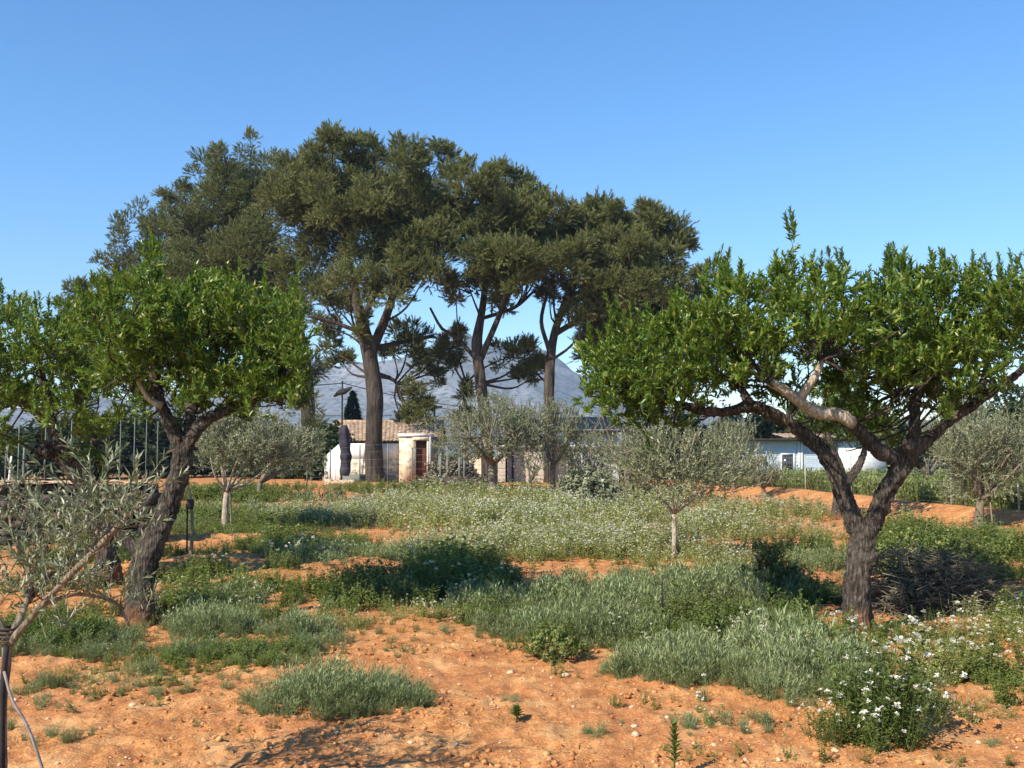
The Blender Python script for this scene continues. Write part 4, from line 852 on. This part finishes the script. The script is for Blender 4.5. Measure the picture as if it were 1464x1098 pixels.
cable(pB - np.array([0, 0, .1]), at(560, 577, 90), .2, 'black cable running left from the short wooden pole')
cable(pB - np.array([0, 0, .1]), at(700, 590, 72), .1, 'black cable running right from the short wooden pole')
cable(at(440, 592, 80), at(560, 594, 80), .1, 'low thin cable above the farmhouse roof ridge', .018)

# ---- fences
def fence(name, posts, label, wires=(.1, .3, .5, .7, .9), mesh_step=None, mat_post='post', r=.024, rw=.0035):
    """posts: (px, y_top, Y, lean)"""
    p0 = posts[0]; x = X(p0[0], p0[2]); root = thing(name, label, 'fence', (x, p0[2], 0)); tops, bots = [], []
    for px, yt, Y, ln in posts:
        x = X(px, Y); z = float(H(x, Y)) if Y < 60 else 0; zt = max(at(px, yt, Y)[2], z + .6); g = Geo(); t = np.array([x + ln, Y, zt]); b = np.array([x, Y, z - .1]); g.tube([b, t], [r, r], 7)
        g.obj('post', mat_post, root, smooth=True); tops.append(t); bots.append(np.array([x, Y, z]))
    g = Geo()
    for a, b, c, d in zip(tops[:-1], tops[1:], bots[:-1], bots[1:]):
        for w in wires: g.tube([c + (a - c) * w, d + (b - d) * w], [rw, rw], 4)
        if mesh_step:
            n = int(np.linalg.norm(d - c) / mesh_step)
            for k in range(1, n): t = k / n; g.tube([c + (d - c) * t, (a + (b - a) * t)], [rw * .7, rw * .7], 3)
    g.obj('wire_mesh', 'wire', root)
W = tuple(np.linspace(.04, .99, 9))
fence('wire_fence', [(1020, 640, 45, 0), (1095, 645, 40, 0), (1150, 650, 36, 0), (1215, 650, 32.5, 0), (1278, 660, 29, 0), (1357, 655, 25.6, 0), (1453, 650, 22.8, 0), (1580, 650, 20, 0), (1740, 650, 18, 0)], 'galvanised wire fence along the earth bank on the right', W, .3)
fence('wire_fence', [(-60, 605, 24, 0), (10, 610, 25.5, 0), (28, 600, 26.5, 0), (66, 605, 28, 0), (103, 585, 29.5, 0), (131, 585, 31, 0), (153, 590, 32.5, 0), (173, 592, 34, 0), (193, 596, 36, 0), (210, 598, 38, 0), (226, 602, 40, 0), (262, 610, 46, 0), (310, 624, 54, 0)], 'tall wire fence with slim posts on the left behind the dark stone wall', W, None, 'net', r=.015, rw=.003)
fence('wire_fence', [(440, 645, 51, 0), (473, 642, 51, 0), (515, 636, 51, 0), (555, 634, 51, 0), (590, 640, 51, 0), (628, 640, 51, 0), (660, 636, 51, 0), (710, 640, 51, 0)], 'thin wire fence in front of the whitewashed lean-to', (.2, .4, .6, .8, .98), None, 'net', .035)
def loose_posts():
    for px, yt, Y, l, lab in ((10, 652, 22, .12, 'pale leaning stake against the left wire fence'), (36, 640, 21, 0, 'green timber stake in front of the left wire fence')):
        x = X(px, Y); g = Geo(); g.tube([(x, Y, -.1), (x + l, Y, at(px, yt, Y)[2])], [.025, .022], 7, .2, .1); tag(g.obj('stake', 'white_paint' if l else 'net', loc=(x, Y, 0), smooth=True), lab, 'stake')
    for i, px in enumerate((630, 640, 657, 664)):
        Y = 50; x = X(px, Y); g = Geo(); g.box(x - .05, x + .05, Y - .04, Y + .04, -.1, 1.6 + .25 * (i % 2))
        tag(g.obj('post', 'net', loc=(x, Y, 0)), 'grey green upright post in front of the low cream garden wall', 'post', 'grey green posts by the garden wall')
loose_posts()
def stone_wall():
    Y = 17.5; g = Geo(); x0, x1 = -13.0, X(206, Y); zt = Z(694, Y)
    x = x0
    rows = 8; h = (zt + .1) / rows
    for k in range(rows):
        x = x0 + U(-.2, 0)
        while x < x1:
            w = U(.11, .34); yy = Y + U(-.07, .05); z0 = -.1 + k * h
            V = np.array([(a, b, c) for c in (z0 + .008, z0 + h * U(.93, 1.0)) for b in (yy, yy + .5) for a in (x + .008, x + w - .008)]) + rng.uniform(-.035, .035, (8, 3))
            g.add(V, [(0, 2, 3, 1), (4, 5, 7, 6), (0, 1, 5, 4), (2, 6, 7, 3), (0, 4, 6, 2), (1, 3, 7, 5)]); x += w
    root = thing('stone_wall', 'shade-darkened dry stone wall on the left below the wire fence', 'wall', (X(100, Y), Y, 0)); g.obj('stones', 'shaded_stone', root)
    g = Geo(); V, Q = quadgrid((x0, Y - .1, zt + .01), (x1, Y - .1, zt + .01), (x0, Y + .6, zt + .02), (x1, Y + .6, zt + .02), 120, 8, lambda u, v: fbm(u * 60, v * 4, 3, 3) * .09); g.add(V, Q); g.obj('lit_top', 'stone', root, smooth=True)  # pale strip colours the wall top as sunlit
stone_wall()

# ---- brush piles
def brush(cx, by, rx, h, label, n, Y=None, tw=.006, L=(.3, .8), leaf=200, tone=(.1, .9)):
    Y = Y or depth(by); x = X(cx, Y); z = float(H(x, Y)); rm = rx / F * Y; root = thing('brush_pile', label, 'brush pile', (x, Y, z)); g = Geo(); Ps, Ds = [], []
    for _ in range(n):
        d = rdir(-.1, 1); c = np.array([x, Y, z]) + d * U(.2, 1) ** .5 * np.array([rm, rm * .62, h]) * (.7 + .6 * noise2(d[0] * 3 + 7, d[1] * 3, 5)); e = rdir(-.35, .55); l = U(*L)
        g.tube([c - e * l / 2, c + rdir() * .06, c + e * l / 2], [tw * U(.5, 1.4), tw * .8, tw * .3], 4, None, r=U(*tone))
        if random.random() < leaf / n: Ps.append(c + e * l * U(0, .5)); Ds.append(e + rdir() * .5)
    g.obj('branches', 'dry', root)
    V, T, R = scatter(OLIVE_N, np.array(Ps), np.array(Ds), .9, rng.uniform(.1, .8, len(Ps)), .3); mesh_obj('leaves', V, [T], 'dry', root, rnd=R)
brush(1330, 905, 100, .62, 'dark heap of cut branches in the shade right of the forked almond', 1500, Y=10.7, leaf=420, tone=(0, .5))  # low tone range deepens the crown's shade in the twig colour
brush(640, 694, 60, .45, 'dry grey pile of prunings below the largest olive at the field edge', 500, Y=46, tw=.018, L=(.6, 1.6), leaf=300)

# ------------------------------------------------------------------ ground plants
STORE = {k: ([], []) for k in ('feather', 'weed', 'flower', 'rocket')}
KIND = {'feather': FEATHER, 'weed': WEED, 'flower': FLOWER, 'rocket': ROCKET}
SC = {k: [] for k in STORE}
def ellipse(px, py, rx, ry):
    y0, y1 = depth(py + ry), depth(max(py - ry, 660)); Yc = (y0 + y1) / 2; return X(px, Yc), Yc, rx / F * Yc, (y1 - y0) / 2
def fill(kind, E, dens, h, edge=.35, seed=0, gap=.0, tone=0):
    cx, cy, rx, ry = E; lod = 0 if cy < 10.5 else 1 if cy < 22 else 2; n = int(dens * rx * ry * PI)
    a = rng.uniform(0, 2 * PI, n); q = np.sqrt(rng.uniform(0, 1, n)); x = cx + rx * q * np.cos(a); y = cy + ry * q * np.sin(a)
    nz = fbm(x * 1.7, y * 1.7, 60 + seed, 3); keep = (1 - q) / edge + (nz - .45) * 3 > rng.uniform(-.2, .7, n)
    if gap: keep &= fbm(x * .9, y * .9, 90 + seed, 3) > gap
    x, y, q, nz = x[keep], y[keep], q[keep], nz[keep]; m = len(x)
    if not m: return None
    s = h * (1.15 - .65 * q ** 2) * rng.uniform(.45, 1.3, m) * (.6 + .8 * nz); z = H(x, y) - .02
    D = np.stack([rng.normal(0, .14, m) + (x - cx) / rx * .15, rng.normal(0, .14, m) + (y - cy) / ry * .1, np.ones(m)], 1)
    rn = np.clip(.45 + (fbm(x * .8, y * .8, 5) - .45) * 1.2 + rng.uniform(-.25, .25, m) + tone, 0, .95)
    return scatter(KIND[kind][lod], np.stack([x, y, z], 1), D, s, rn, .35)
def stuff(kind, *a, **k):
    r = fill(kind, *a, **k)
    if r: STORE[kind][0].append(r)
def clump(name, kind, material, label, cat, px, py, rx, ry, dens, h, group=None, **k):
    E = ellipse(px, py, rx, ry); r = fill(kind, E, dens, h, **k)
    if r: tag(mesh_obj(name, r[0], [r[1]], material, loc=(E[0], E[1], float(H(E[0], E[1]))), rnd=r[2]), label, cat, group)
GC = 'low clumps of soft grey green herb'
clump('herb_clump', 'feather', 'feather', 'long soft grey green herb mound on bare soil beside the path, nearest of all', 'herb clump', 482, 1006, 142, 27, 200, .19, GC, edge=.75)
clump('herb_clump', 'feather', 'feather', 'grassy green mound just right of the leaning almond trunk', 'herb clump', 305, 905, 76, 15, 170, .21, GC, edge=.75)
clump('herb_clump', 'feather', 'feather', 'grassy green mound between the leaning almond and the bare path, in front of its shadow', 'herb clump', 436, 908, 62, 14, 170, .19, GC, edge=.75)
clump('herb_clump', 'feather', 'feather', 'blue green feathery mound at the right edge of the bare path', 'herb clump', 985, 972, 138, 34, 150, .24, GC, edge=.75)
clump('herb_clump', 'feather', 'feather', 'tiny grey green tuft in the middle of the bare path', 'herb clump', 730, 1004, 17, 5, 500, .08, GC, edge=.6)
clump('herb_clump', 'feather', 'feather', 'small grey green tuft right of centre on bare soil, beside two pale stones', 'herb clump', 850, 1054, 24, 8, 420, .09, GC, edge=.6)
clump('herb_clump', 'feather', 'feather', 'low grey green tuft on bare soil near the bottom right corner', 'herb clump', 1405, 1064, 42, 10, 300, .09, GC, edge=.6)
clump('herb_clump', 'feather', 'feather', 'flat green tuft on bare soil near the foreground olive trunk', 'herb clump', 90, 1056, 44, 12, 220, .10, GC, edge=.6)
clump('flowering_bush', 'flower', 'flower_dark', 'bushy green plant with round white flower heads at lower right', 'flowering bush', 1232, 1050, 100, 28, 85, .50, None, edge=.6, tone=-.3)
clump('leafy_weed', 'weed', 'weed', 'broad bright green leafy weed at the right edge', 'weed', 1446, 1012, 40, 14, 90, .22, None, edge=.7)
# the rest: nobody could count it
for a in [('feather', (770, 900, 120, 18), 90, .26), ('feather', (700, 868, 70, 16), 80, .26), ('feather', (840, 872, 150, 26), 70, .32), ('weed', (960, 905, 130, 24), 60, .34), ('weed', (1090, 915, 130, 26), 60, .34), ('feather', (1010, 860, 160, 26), 60, .30),
          ('weed', (1180, 930, 80, 18), 55, .28), ('weed', (1320, 925, 90, 20), 55, .26), ('feather', (1120, 1000, 80, 26), 70, .22), ('flower', (1150, 955, 110, 26), 40, .30), ('flower', (1320, 965, 120, 26), 34, .28), ('flower', (1420, 930, 80, 30), 36, .34),
          ('weed', (1440, 900, 60, 20), 40, .34), ('feather', (1060, 1040, 90, 14), 60, .10), ('feather', (1250, 985, 90, 20), 50, .18),
          ('weed', (590, 850, 150, 22), 55, .40), ('weed', (660, 830, 90, 22), 50, .42), ('weed', (430, 850, 110, 18), 45, .30), ('weed', (520, 868, 60, 12), 40, .26), ('weed', (300, 850, 70, 16), 45, .32), ('feather', (560, 805, 110, 12), 45, .28), ('feather', (450, 800, 80, 12), 40, .26),
          ('weed', (330, 795, 70, 10), 40, .24), ('weed', (310, 750, 70, 12), 26, .36), ('weed', (410, 752, 80, 12), 26, .40), ('feather', (350, 735, 100, 8), 20, .34), ('weed', (500, 782, 60, 8), 30, .3),
          ('flower', (640, 795, 110, 14), 34, .38), ('flower', (760, 790, 160, 22), 34, .42), ('flower', (880, 790, 140, 22), 34, .40), ('flower', (1010, 810, 110, 16), 30, .34), ('flower', (700, 752, 220, 18), 20, .48), ('flower', (860, 748, 220, 18), 20, .46), ('flower', (1040, 765, 150, 18), 20, .42), ('flower', (590, 735, 110, 12), 18, .46),
          ('flower', (680, 722, 220, 9), 12, .50), ('flower', (900, 722, 180, 9), 10, .48), ('flower', (1090, 738, 130, 10), 14, .42), ('weed', (600, 705, 130, 5), 7, .5), ('weed', (760, 704, 120, 5), 7, .5), ('weed', (930, 708, 70, 5), 7, .5),
          ('weed', (1140, 790, 90, 14), 34, .30), ('feather', (1180, 815, 70, 12), 40, .26), ('weed', (1330, 790, 120, 18), 30, .46), ('weed', (1450, 795, 80, 20), 30, .44), ('weed', (1420, 830, 70, 14), 34, .34), ('feather', (1400, 775, 70, 7), 26, .24), ('weed', (1280, 772, 60, 10), 26, .44),
          ('weed', (140, 930, 70, 16), 45, .16), ('weed', (200, 960, 110, 18), 40, .12), ('feather', (90, 985, 70, 12), 60, .12), ('feather', (250, 940, 90, 14), 50, .13), ('weed', (60, 905, 70, 14), 44, .24), ('weed', (120, 880, 80, 14), 44, .24), ('weed', (110, 840, 90, 14), 40, .24), ('weed', (230, 1005, 60, 10), 40, .08), ('weed', (330, 960, 80, 12), 40, .12),
          ('weed', (440, 935, 70, 10), 40, .12), ('weed', (560, 888, 60, 8), 40, .14), ('weed', (590, 905, 40, 6), 40, .09), ('weed', (400, 1068, 40, 8), 50, .07), ('weed', (470, 960, 60, 12), 40, .12), ('weed', (800, 965, 40, 8), 60, .12), ('weed', (840, 985, 50, 7), 50, .07),
          ('flower', (150, 975, 90, 20), 12, .14), ('feather', (180, 760, 140, 16), 24, .3), ('feather', (460, 716, 60, 4), 9, .4), ('weed', (520, 700, 40, 5), 6, .45), ('weed', (380, 700, 80, 5), 6, .4), ('weed', (1090, 1085, 70, 10), 40, .14), ('weed', (1200, 1092, 60, 10), 45, .16), ('feather', (640, 905, 26, 5), 60, .08), ('weed', (690, 924, 20, 4), 80, .06)]:
    kind, E, d, h = a; stuff(kind, ellipse(*E), d, h, seed=hash(E) % 40 if False else int(E[0]) % 40, edge=.45)
# stems with loose white heads, wide over the foreground
for E, d, h in [((1200, 960, 190, 40), 14, .36), ((1380, 960, 130, 40), 14, .38), ((1230, 1030, 110, 30), 16, .46), ((540, 895, 130, 14), 6, .32), ((300, 880, 140, 22), 5, .30), ((1000, 930, 160, 40), 5, .32), ((1050, 1040, 130, 30), 6, .22), ((420, 820, 200, 26), 2, .36), ((1330, 1080, 160, 14), 6, .22), ((640, 850, 160, 20), 4, .44)]:
    stuff('rocket', ellipse(*E), d * 1.5, h, edge=.9)
# thin wild growth all over, and on both sides beyond the picture
def wild(kind, n, y0, y1, h, gap, seed, side=False):
    y = y0 + (y1 - y0) * rng.uniform(0, 1, n) ** .8; x = rng.uniform(-1, 1, n) * (y * .62 + 2)
    bare = fbm(x * .5, y * .5, 200 + seed, 3) > gap
    d = np.min([seg_dist(x, y, a, b) for a, b in zip(BANK[:-1], BANK[1:])], axis=0); bare &= d > 1.0
    if y0 < 10: bare &= ~((np.abs(x - (.05 - .02 * y)) < .9) & (y < 9.5))
    x, y = x[bare], y[bare]; m = len(x); lod = 0 if y1 < 12 else 1 if y1 < 24 else 2
    D = np.stack([rng.normal(0, .2, m), rng.normal(0, .2, m), np.ones(m)], 1)
    STORE[kind][0].append(scatter(KIND[kind][lod], np.stack([x, y, H(x, y) - .015], 1), D, h * rng.uniform(.5, 1.2, m), np.clip(rng.uniform(.2, .9, m), 0, .95), .35))
for E, d, h, kd in [((420, 930, 190, 30), 16, .11, 'feather'), ((540, 905, 90, 14), 18, .13, 'weed'), ((860, 905, 170, 24), 20, .24, 'feather'), ((1130, 965, 130, 40), 16, .22, 'feather'), ((1020, 930, 180, 34), 14, .24, 'weed'), ((700, 885, 90, 14), 16, .20, 'weed'), ((1290, 1000, 160, 30), 12, .16, 'weed'), ((330, 870, 160, 20), 14, .22, 'feather'), ((90, 940, 130, 40), 12, .14, 'feather'), ((200, 962, 250, 46), 20, .085, 'weed'), ((230, 950, 240, 44), 14, .09, 'flower'), ((120, 1010, 150, 24), 14, .07, 'feather'), ((380, 930, 160, 22), 20, .09, 'weed'), ((420, 1050, 120, 20), 8, .055, 'weed'), ((640, 1070, 160, 16), 3, .05, 'weed'), ((1010, 1080, 160, 14), 10, .07, 'weed'), ((90, 1000, 110, 20), 22, .09, 'weed'), ((300, 1010, 90, 16), 18, .07, 'weed'), ((250, 985, 120, 14), 30, .10, 'feather'), ((520, 880, 90, 10), 24, .15, 'weed'), ((330, 895, 150, 18), 20, .16, 'weed'), ((470, 900, 100, 14), 20, .14, 'flower'), ((30, 1040, 60, 14), 16, .08, 'feather'), ((900, 1010, 90, 12), 12, .07, 'weed'), ((1000, 1040, 120, 16), 20, .08, 'feather'), ((1330, 1020, 110, 20), 26, .12, 'flower'), ((1420, 970, 90, 24), 24, .2, 'weed'), ((1380, 1090, 90, 10), 16, .08, 'weed'), ((880, 940, 120, 14), 24, .16, 'weed'), ((760, 925, 90, 10), 16, .1, 'weed'), ((620, 880, 100, 8), 18, .16, 'flower'), ((120, 960, 150, 30), 26, .12, 'weed'), ((230, 950, 200, 36), 24, .11, 'feather'), ((350, 940, 160, 24), 30, .12, 'weed'), ((80, 920, 110, 24), 36, .20, 'weed'), ((430, 985, 120, 20), 20, .09, 'weed'), ((300, 830, 130, 10), 26, .26, 'weed'), ((440, 790, 120, 14), 22, .28, 'weed'), ((360, 765, 120, 10), 12, .2, 'weed'), ((470, 745, 90, 12), 14, .34, 'flower'), ((330, 715, 110, 8), 12, .4, 'weed'), ((220, 745, 120, 12), 14, .3, 'weed'),
              ((150, 800, 120, 16), 22, .26, 'weed'), ((260, 880, 120, 14), 30, .2, 'weed'), ((560, 930, 60, 8), 22, .07, 'weed'), ((1120, 1020, 150, 24), 30, .13, 'weed'), ((1400, 1000, 120, 20), 20, .12, 'weed'), ((1100, 850, 140, 20), 22, .24, 'weed'), ((1000, 850, 200, 20), 22, .24, 'feather')]:
    stuff(kd, ellipse(*E), d * 6.5, h * 1.2, seed=int(E[0]) % 37, edge=.7, gap=.40, tone=U(-.15, .3))
wild('weed', 260, 4.5, 11, .07, .47, 1); wild('feather', 160, 5, 11, .07, .48, 2); wild('weed', 1100, 11, 24, .20, .42, 3); wild('feather', 900, 11, 24, .18, .45, 4)
wild('flower', 900, 16, 44, .34, .40, 5); wild('weed', 2600, 24, 50, .30, .40, 6); wild('feather', 1500, 24, 50, .3, .43, 7)
# tall grass beyond the right fence
def beyond():
    n = 5200; y = rng.uniform(20, 50, n); xb = np.interp(y, [18, 20, 22.8, 25.6, 29, 36, 45], [12.2, 11.4, 11.2, 10.8, 10.7, 10.2, 8.9]); x = xb + .3 + rng.uniform(0, 1, n) ** 1.4 * 14
    D = np.stack([rng.normal(0, .15, n), rng.normal(0, .15, n), np.ones(n)], 1)
    STORE['weed'][0].append(scatter(FEATHER[2], np.stack([x, y, H(x, y) - .02], 1), D, rng.uniform(.45, .95, n), np.clip(rng.uniform(.3, 1, n), 0, .95), .35))
beyond()
for kind, mt, name, lab, cat in (('feather', 'feather', 'ground_cover', 'soft grey green feathery herbs spreading over the soil', 'ground cover'), ('weed', 'weed', 'weeds', 'mixed green weeds growing across the orchard floor', 'weeds'),
                                 ('flower', 'flower', 'wildflowers', 'pale flowering weeds with tiny white blooms filling the field', 'wildflowers'), ('rocket', 'flower', 'white_wildflowers', 'tall thin stems with round white flower heads above the weeds', 'wildflowers')):
    n = 0; Vs, Ts, Rs = [], [], []
    for V, T, R in STORE[kind][0]: Vs.append(V); Ts.append(T + n); Rs.append(R); n += len(V)
    tag(mesh_obj(name, np.vstack(Vs), [np.vstack(Ts)], mt, rnd=np.concatenate(Rs)), lab, cat, kind='stuff'); print(name, sum(map(len, Ts)))

# ---- small upright plants and stones
def spurge(px, py, h, label):
    Y = depth(py); x = X(px, Y); z = float(H(x, Y)); t = Tpl(); P = [np.array(p) for p in ((0, 0, -.02), (.005, 0, h * .4), (.0, .01, h * .75), (.012, 0, h))]; t.stem(P, .008, .3)
    for k in range(46):
        f = .25 + .75 * k / 45; p = np.array([.006, 0, h * f]); a = k * 2.4; e = 1.25 - .8 * f; t.leaf(p, (math.cos(a) * math.sin(e), math.sin(a) * math.sin(e), math.cos(e)), .06 * (1.15 - .5 * f), .011, random.random() * .7, .3, droop=.25, seg=2)
    V, T, R = t.get(); tag(mesh_obj('spurge_plant', V + np.array([x, Y, z]), [T], 'weed', loc=(x, Y, z), rnd=R), label, 'plant')
spurge(958, 1112, .24, 'single upright leafy stem cut by the bottom edge')
spurge(737, 1032, .065, 'tiny green seedling casting a shadow on the bare path')
def dead_stem(px, py, ytop, lean, label):
    Y = depth(py); x = X(px, Y); z = float(H(x, Y)); zt = at(px, ytop, Y)[2]; g = Geo(); g.tube([(x, Y, z - .03), (x + lean * .4, Y, z + (zt - z) * .5), (x + lean, Y, zt)], [.012, .009, .003], 6, .05, .3)
    for k in range(9): f = U(.3, .95); p = np.array([x + lean * f, Y, z + (zt - z) * f]); g.tube([p, p + rdir(.2, 1) * U(.05, .14)], [.004, .001], 4)
    tag(g.obj('dead_stem', 'dark', loc=(x, Y, z), smooth=True), label, 'dead stem')
dead_stem(945, 905, 822, 0, 'thin dark dead stem standing in the green herbs right of the bare path')
dead_stem(900, 915, 858, -.22, 'dark stem slanting left in the green herbs beside the bare path')
def stone_tpl(seed, sub=2):
    import bmesh
    bm = bmesh.new(); bmesh.ops.create_icosphere(bm, subdivisions=sub, radius=1); V = np.array([v.co[:] for v in bm.verts]); T = np.array([[v.index for v in f.verts] for f in bm.faces]); bm.free()
    r = 1 + (fbm(V[:, 0] * 1.3 + seed * 9, V[:, 1] * 1.3 + V[:, 2] * 1.7, seed, 3) - .44) * 1.1; V = V * r[:, None] * np.array([1, U(.7, 1), U(.45, .7)])
    return V, T, np.full(len(V), .5)
STONES = [stone_tpl(k) for k in range(6)]; CLODS = [stone_tpl(k + 20, 1) for k in range(8)]
def gravel():
    n = 7000; y = 4.8 + 9 * rng.uniform(0, 1, n) ** 1.3; x = rng.uniform(-1, 1, n) * (y * .55 + .8); s = .003 + .014 * rng.uniform(0, 1, n) ** 5; k = fbm(x * .9, y * .9, 33, 3) + rng.uniform(-.15, .15, n) > .44; x, y, s = x[k], y[k], s[k]; n = len(x)
    z = ground_fine(x, y) + s * .15; D = np.stack([rng.normal(0, .3, n), rng.normal(0, .3, n), np.ones(n)], 1)
    V, T, R = scatter(STONES, np.stack([x, y, z], 1), D, s, .5); tag(mesh_obj('gravel', V, [T], 'stone', rnd=R, smooth=True), 'small pale stones strewn over the red soil', 'gravel', kind='stuff')
gravel()
for px, py, s, lab in [(903, 1040, .022, 'smaller pale stone right of the small grey green tuft'), (906, 1056, .028, 'pale pointed stone just right of the small grey green tuft'), (730, 960, .030, 'flat buff stone high on the bare path'), (653, 1072, .018, 'little white stone in the shadow at the bottom of the path'), (808, 963, .035, 'tan stone below the spiny shrub'),
                       (1185, 1010 + 60, .026, 'buff stone below the bushy flowering plant'), (590, 1064, .02, 'small pale stone left of the path bottom'), (200, 1010, .025, 'buff stone on the bare soil at lower left')]:
    Y = depth(py); x = X(px, Y); z = float(ground_fine(x, Y)); V, T, R = scatter(STONES, np.array([[x, Y, z + s * .2]]), np.array([[U(-.2, .2), 0, 1]]), s, .5)
    tag(mesh_obj('stone', V, [T], 'stone', loc=(x, Y, z), smooth=True), lab, 'stone', 'loose stones on the soil')
Y = 47; x = X(918, Y); V, T, R = scatter(STONES, np.array([[x, Y, .25]]), np.array([[0, 0, 1.]]), .36, .5); tag(mesh_obj('boulder', V, [T], 'stone', loc=(x, Y, 0), smooth=True), 'yellowish boulder at the end of the earth bank by the grey shed', 'boulder')
for k, px in enumerate((470, 481, 492, 503)):
    Y = 50; x = X(px, Y); V, T, R = scatter(STONES, np.array([[x, Y, .1]]), np.array([[U(-.2, .2), 0, 1]]), U(.22, .32), .5)
    tag(mesh_obj('rubble_stone', V, [T], 'stone', loc=(x, Y, 0), smooth=True), 'flat pale rubble stone in the row under the wrapped pole', 'stone', 'rubble stones under the wrapped pole')
def poppy():
    Y = depth(862); x = X(139, Y); z = float(H(x, Y)); t = Tpl(); g = Geo(); g.tube([(x, Y, z), (x + .01, Y, z + .13)], [.003, .002], 5)
    root = thing('poppy', 'single red poppy left of the leaning almond trunk', 'flower', (x, Y, z)); g.obj('stem', 'weed', root)
    for k in range(6): a = k / 6 * 2 * PI; t.leaf((x + .01, Y, z + .13), (math.cos(a), math.sin(a), .7), .045, .026, .5, .3, seg=2)
    V, T, R = t.get(); mesh_obj('petals', V, [T], 'poppy', root, rnd=R)
poppy()

# ------------------------------------------------------------------ straw litter and haze
def clods():
    n = 34000; y = 4.7 + 12 * rng.uniform(0, 1, n) ** 1.5; x = rng.uniform(-1, 1, n) * (y * .55 + .8); k = fbm(x * 1.3, y * 1.3, 66, 3) + rng.uniform(-.12, .12, n) > .42; x, y = x[k], y[k]; n = len(x)
    s = .004 + .026 * rng.uniform(0, 1, n) ** 5; D = np.stack([rng.normal(0, .5, n), rng.normal(0, .5, n), np.ones(n)], 1)
    V, T, R = scatter(CLODS, np.stack([x, y, ground_fine(x, y)], 1), D, s, .5)
    tag(mesh_obj('soil_clods', V, [T], 'soil', rnd=R), 'crumbling clods of red soil', 'soil clods', kind='stuff')
clods()
def litter():
    t = [];
    for _ in range(6):
        a = Tpl(); a.stem([(0, 0, 0), (U(-.1, .1), U(-.1, .1), .5), (U(-.25, .25), U(-.2, .2), 1)], .03, random.random()); t.append(a.get())
    n = 9000; y = 4.6 + 12 * rng.uniform(0, 1, n) ** 1.3; x = rng.uniform(-1, 1, n) * (y * .55 + .8); k = fbm(x * 1.5, y * 1.5, 77, 3) + rng.uniform(-.1, .1, n) > .44; x, y = x[k], y[k]; n = len(x)
    a = rng.uniform(0, 2 * PI, n); D = np.stack([np.cos(a), np.sin(a), rng.uniform(-.05, .35, n)], 1)
    V, T, R = scatter(t, np.stack([x, y, ground_fine(x, y) + .004], 1), D, rng.uniform(.02, .10, n), rng.uniform(.1, 1, n), .2)
    tag(mesh_obj('straw_litter', V, [T], 'straw', rnd=R), 'bits of straw and dry twig lying on the soil', 'litter', kind='stuff')
litter()
def haze():
    m = bpy.data.materials.new('haze'); m.use_nodes = True; nt = m.node_tree; nt.nodes.clear(); out = nt.nodes.new('ShaderNodeOutputMaterial'); v = nt.nodes.new('ShaderNodeVolumePrincipled')
    v.inputs['Color'].default_value = (.42, .64, 1, 1); v.inputs['Density'].default_value = .00022; v.inputs['Anisotropy'].default_value = .0; nt.links.new(v.outputs[0], out.inputs['Volume']); M['haze'] = m
    g = Geo(); g.box(-2100, 2100, -70, 2350, -12, 330); tag(g.obj('haze', 'haze'), 'thin bluish air haze over the plain', 'haze', kind='stuff')
haze()
# ------------------------------------------------------------------ light
EL, DIR = math.radians(38), np.array([.71, .70])        # where shadows point
sun = bpy.data.lights.new('sun', 'SUN'); sun.energy = 4.6; sun.angle = math.radians(.5); sun.color = (1, .91, .77)
so = bpy.data.objects.new('sun', sun); C.objects.link(so); so.location = (-20, -20, 30)
from mathutils import Vector
d = DIR / np.linalg.norm(DIR); v = Vector((d[0] * math.cos(EL), d[1] * math.cos(EL), -math.sin(EL)))
so.rotation_euler = v.to_track_quat('-Z', 'Y').to_euler()
w = bpy.data.worlds.new('World'); sc.world = w; w.use_nodes = True; nt = w.node_tree
bg = nt.nodes['Background']; sky = nt.nodes.new('ShaderNodeTexSky'); sky.sky_type = 'NISHITA'; sky.sun_disc = False
sky.sun_elevation = EL; sky.sun_rotation = math.atan2(-d[0], -d[1]); sky.altitude = 100; sky.air_density = 1.0; sky.dust_density = 0.0; sky.ozone_density = 3.0
hs = nt.nodes.new('ShaderNodeHueSaturation'); hs.inputs['Saturation'].default_value = 1.25; hs.inputs['Value'].default_value = 1.05; nt.links.new(sky.outputs[0], hs.inputs['Color']); nt.links.new(hs.outputs[0], bg.inputs[0]); bg.inputs[1].default_value = .112; hs.inputs['Hue'].default_value = .502
vs = sc.view_settings; vs.view_transform = 'Standard'; vs.look = 'None'; vs.exposure = .84; vs.gamma = 1; vs.use_curve_mapping = False
sc.render.engine = 'CYCLES'
cy = sc.cycles; cy.use_denoising = True; cy.max_bounces = 6; cy.diffuse_bounces = 3; cy.glossy_bounces = 2; cy.transmission_bounces = 4; cy.transparent_max_bounces = 4; cy.caustics_reflective = False; cy.caustics_refractive = False
try: cy.denoiser = 'OPENIMAGEDENOISE'
except Exception: pass
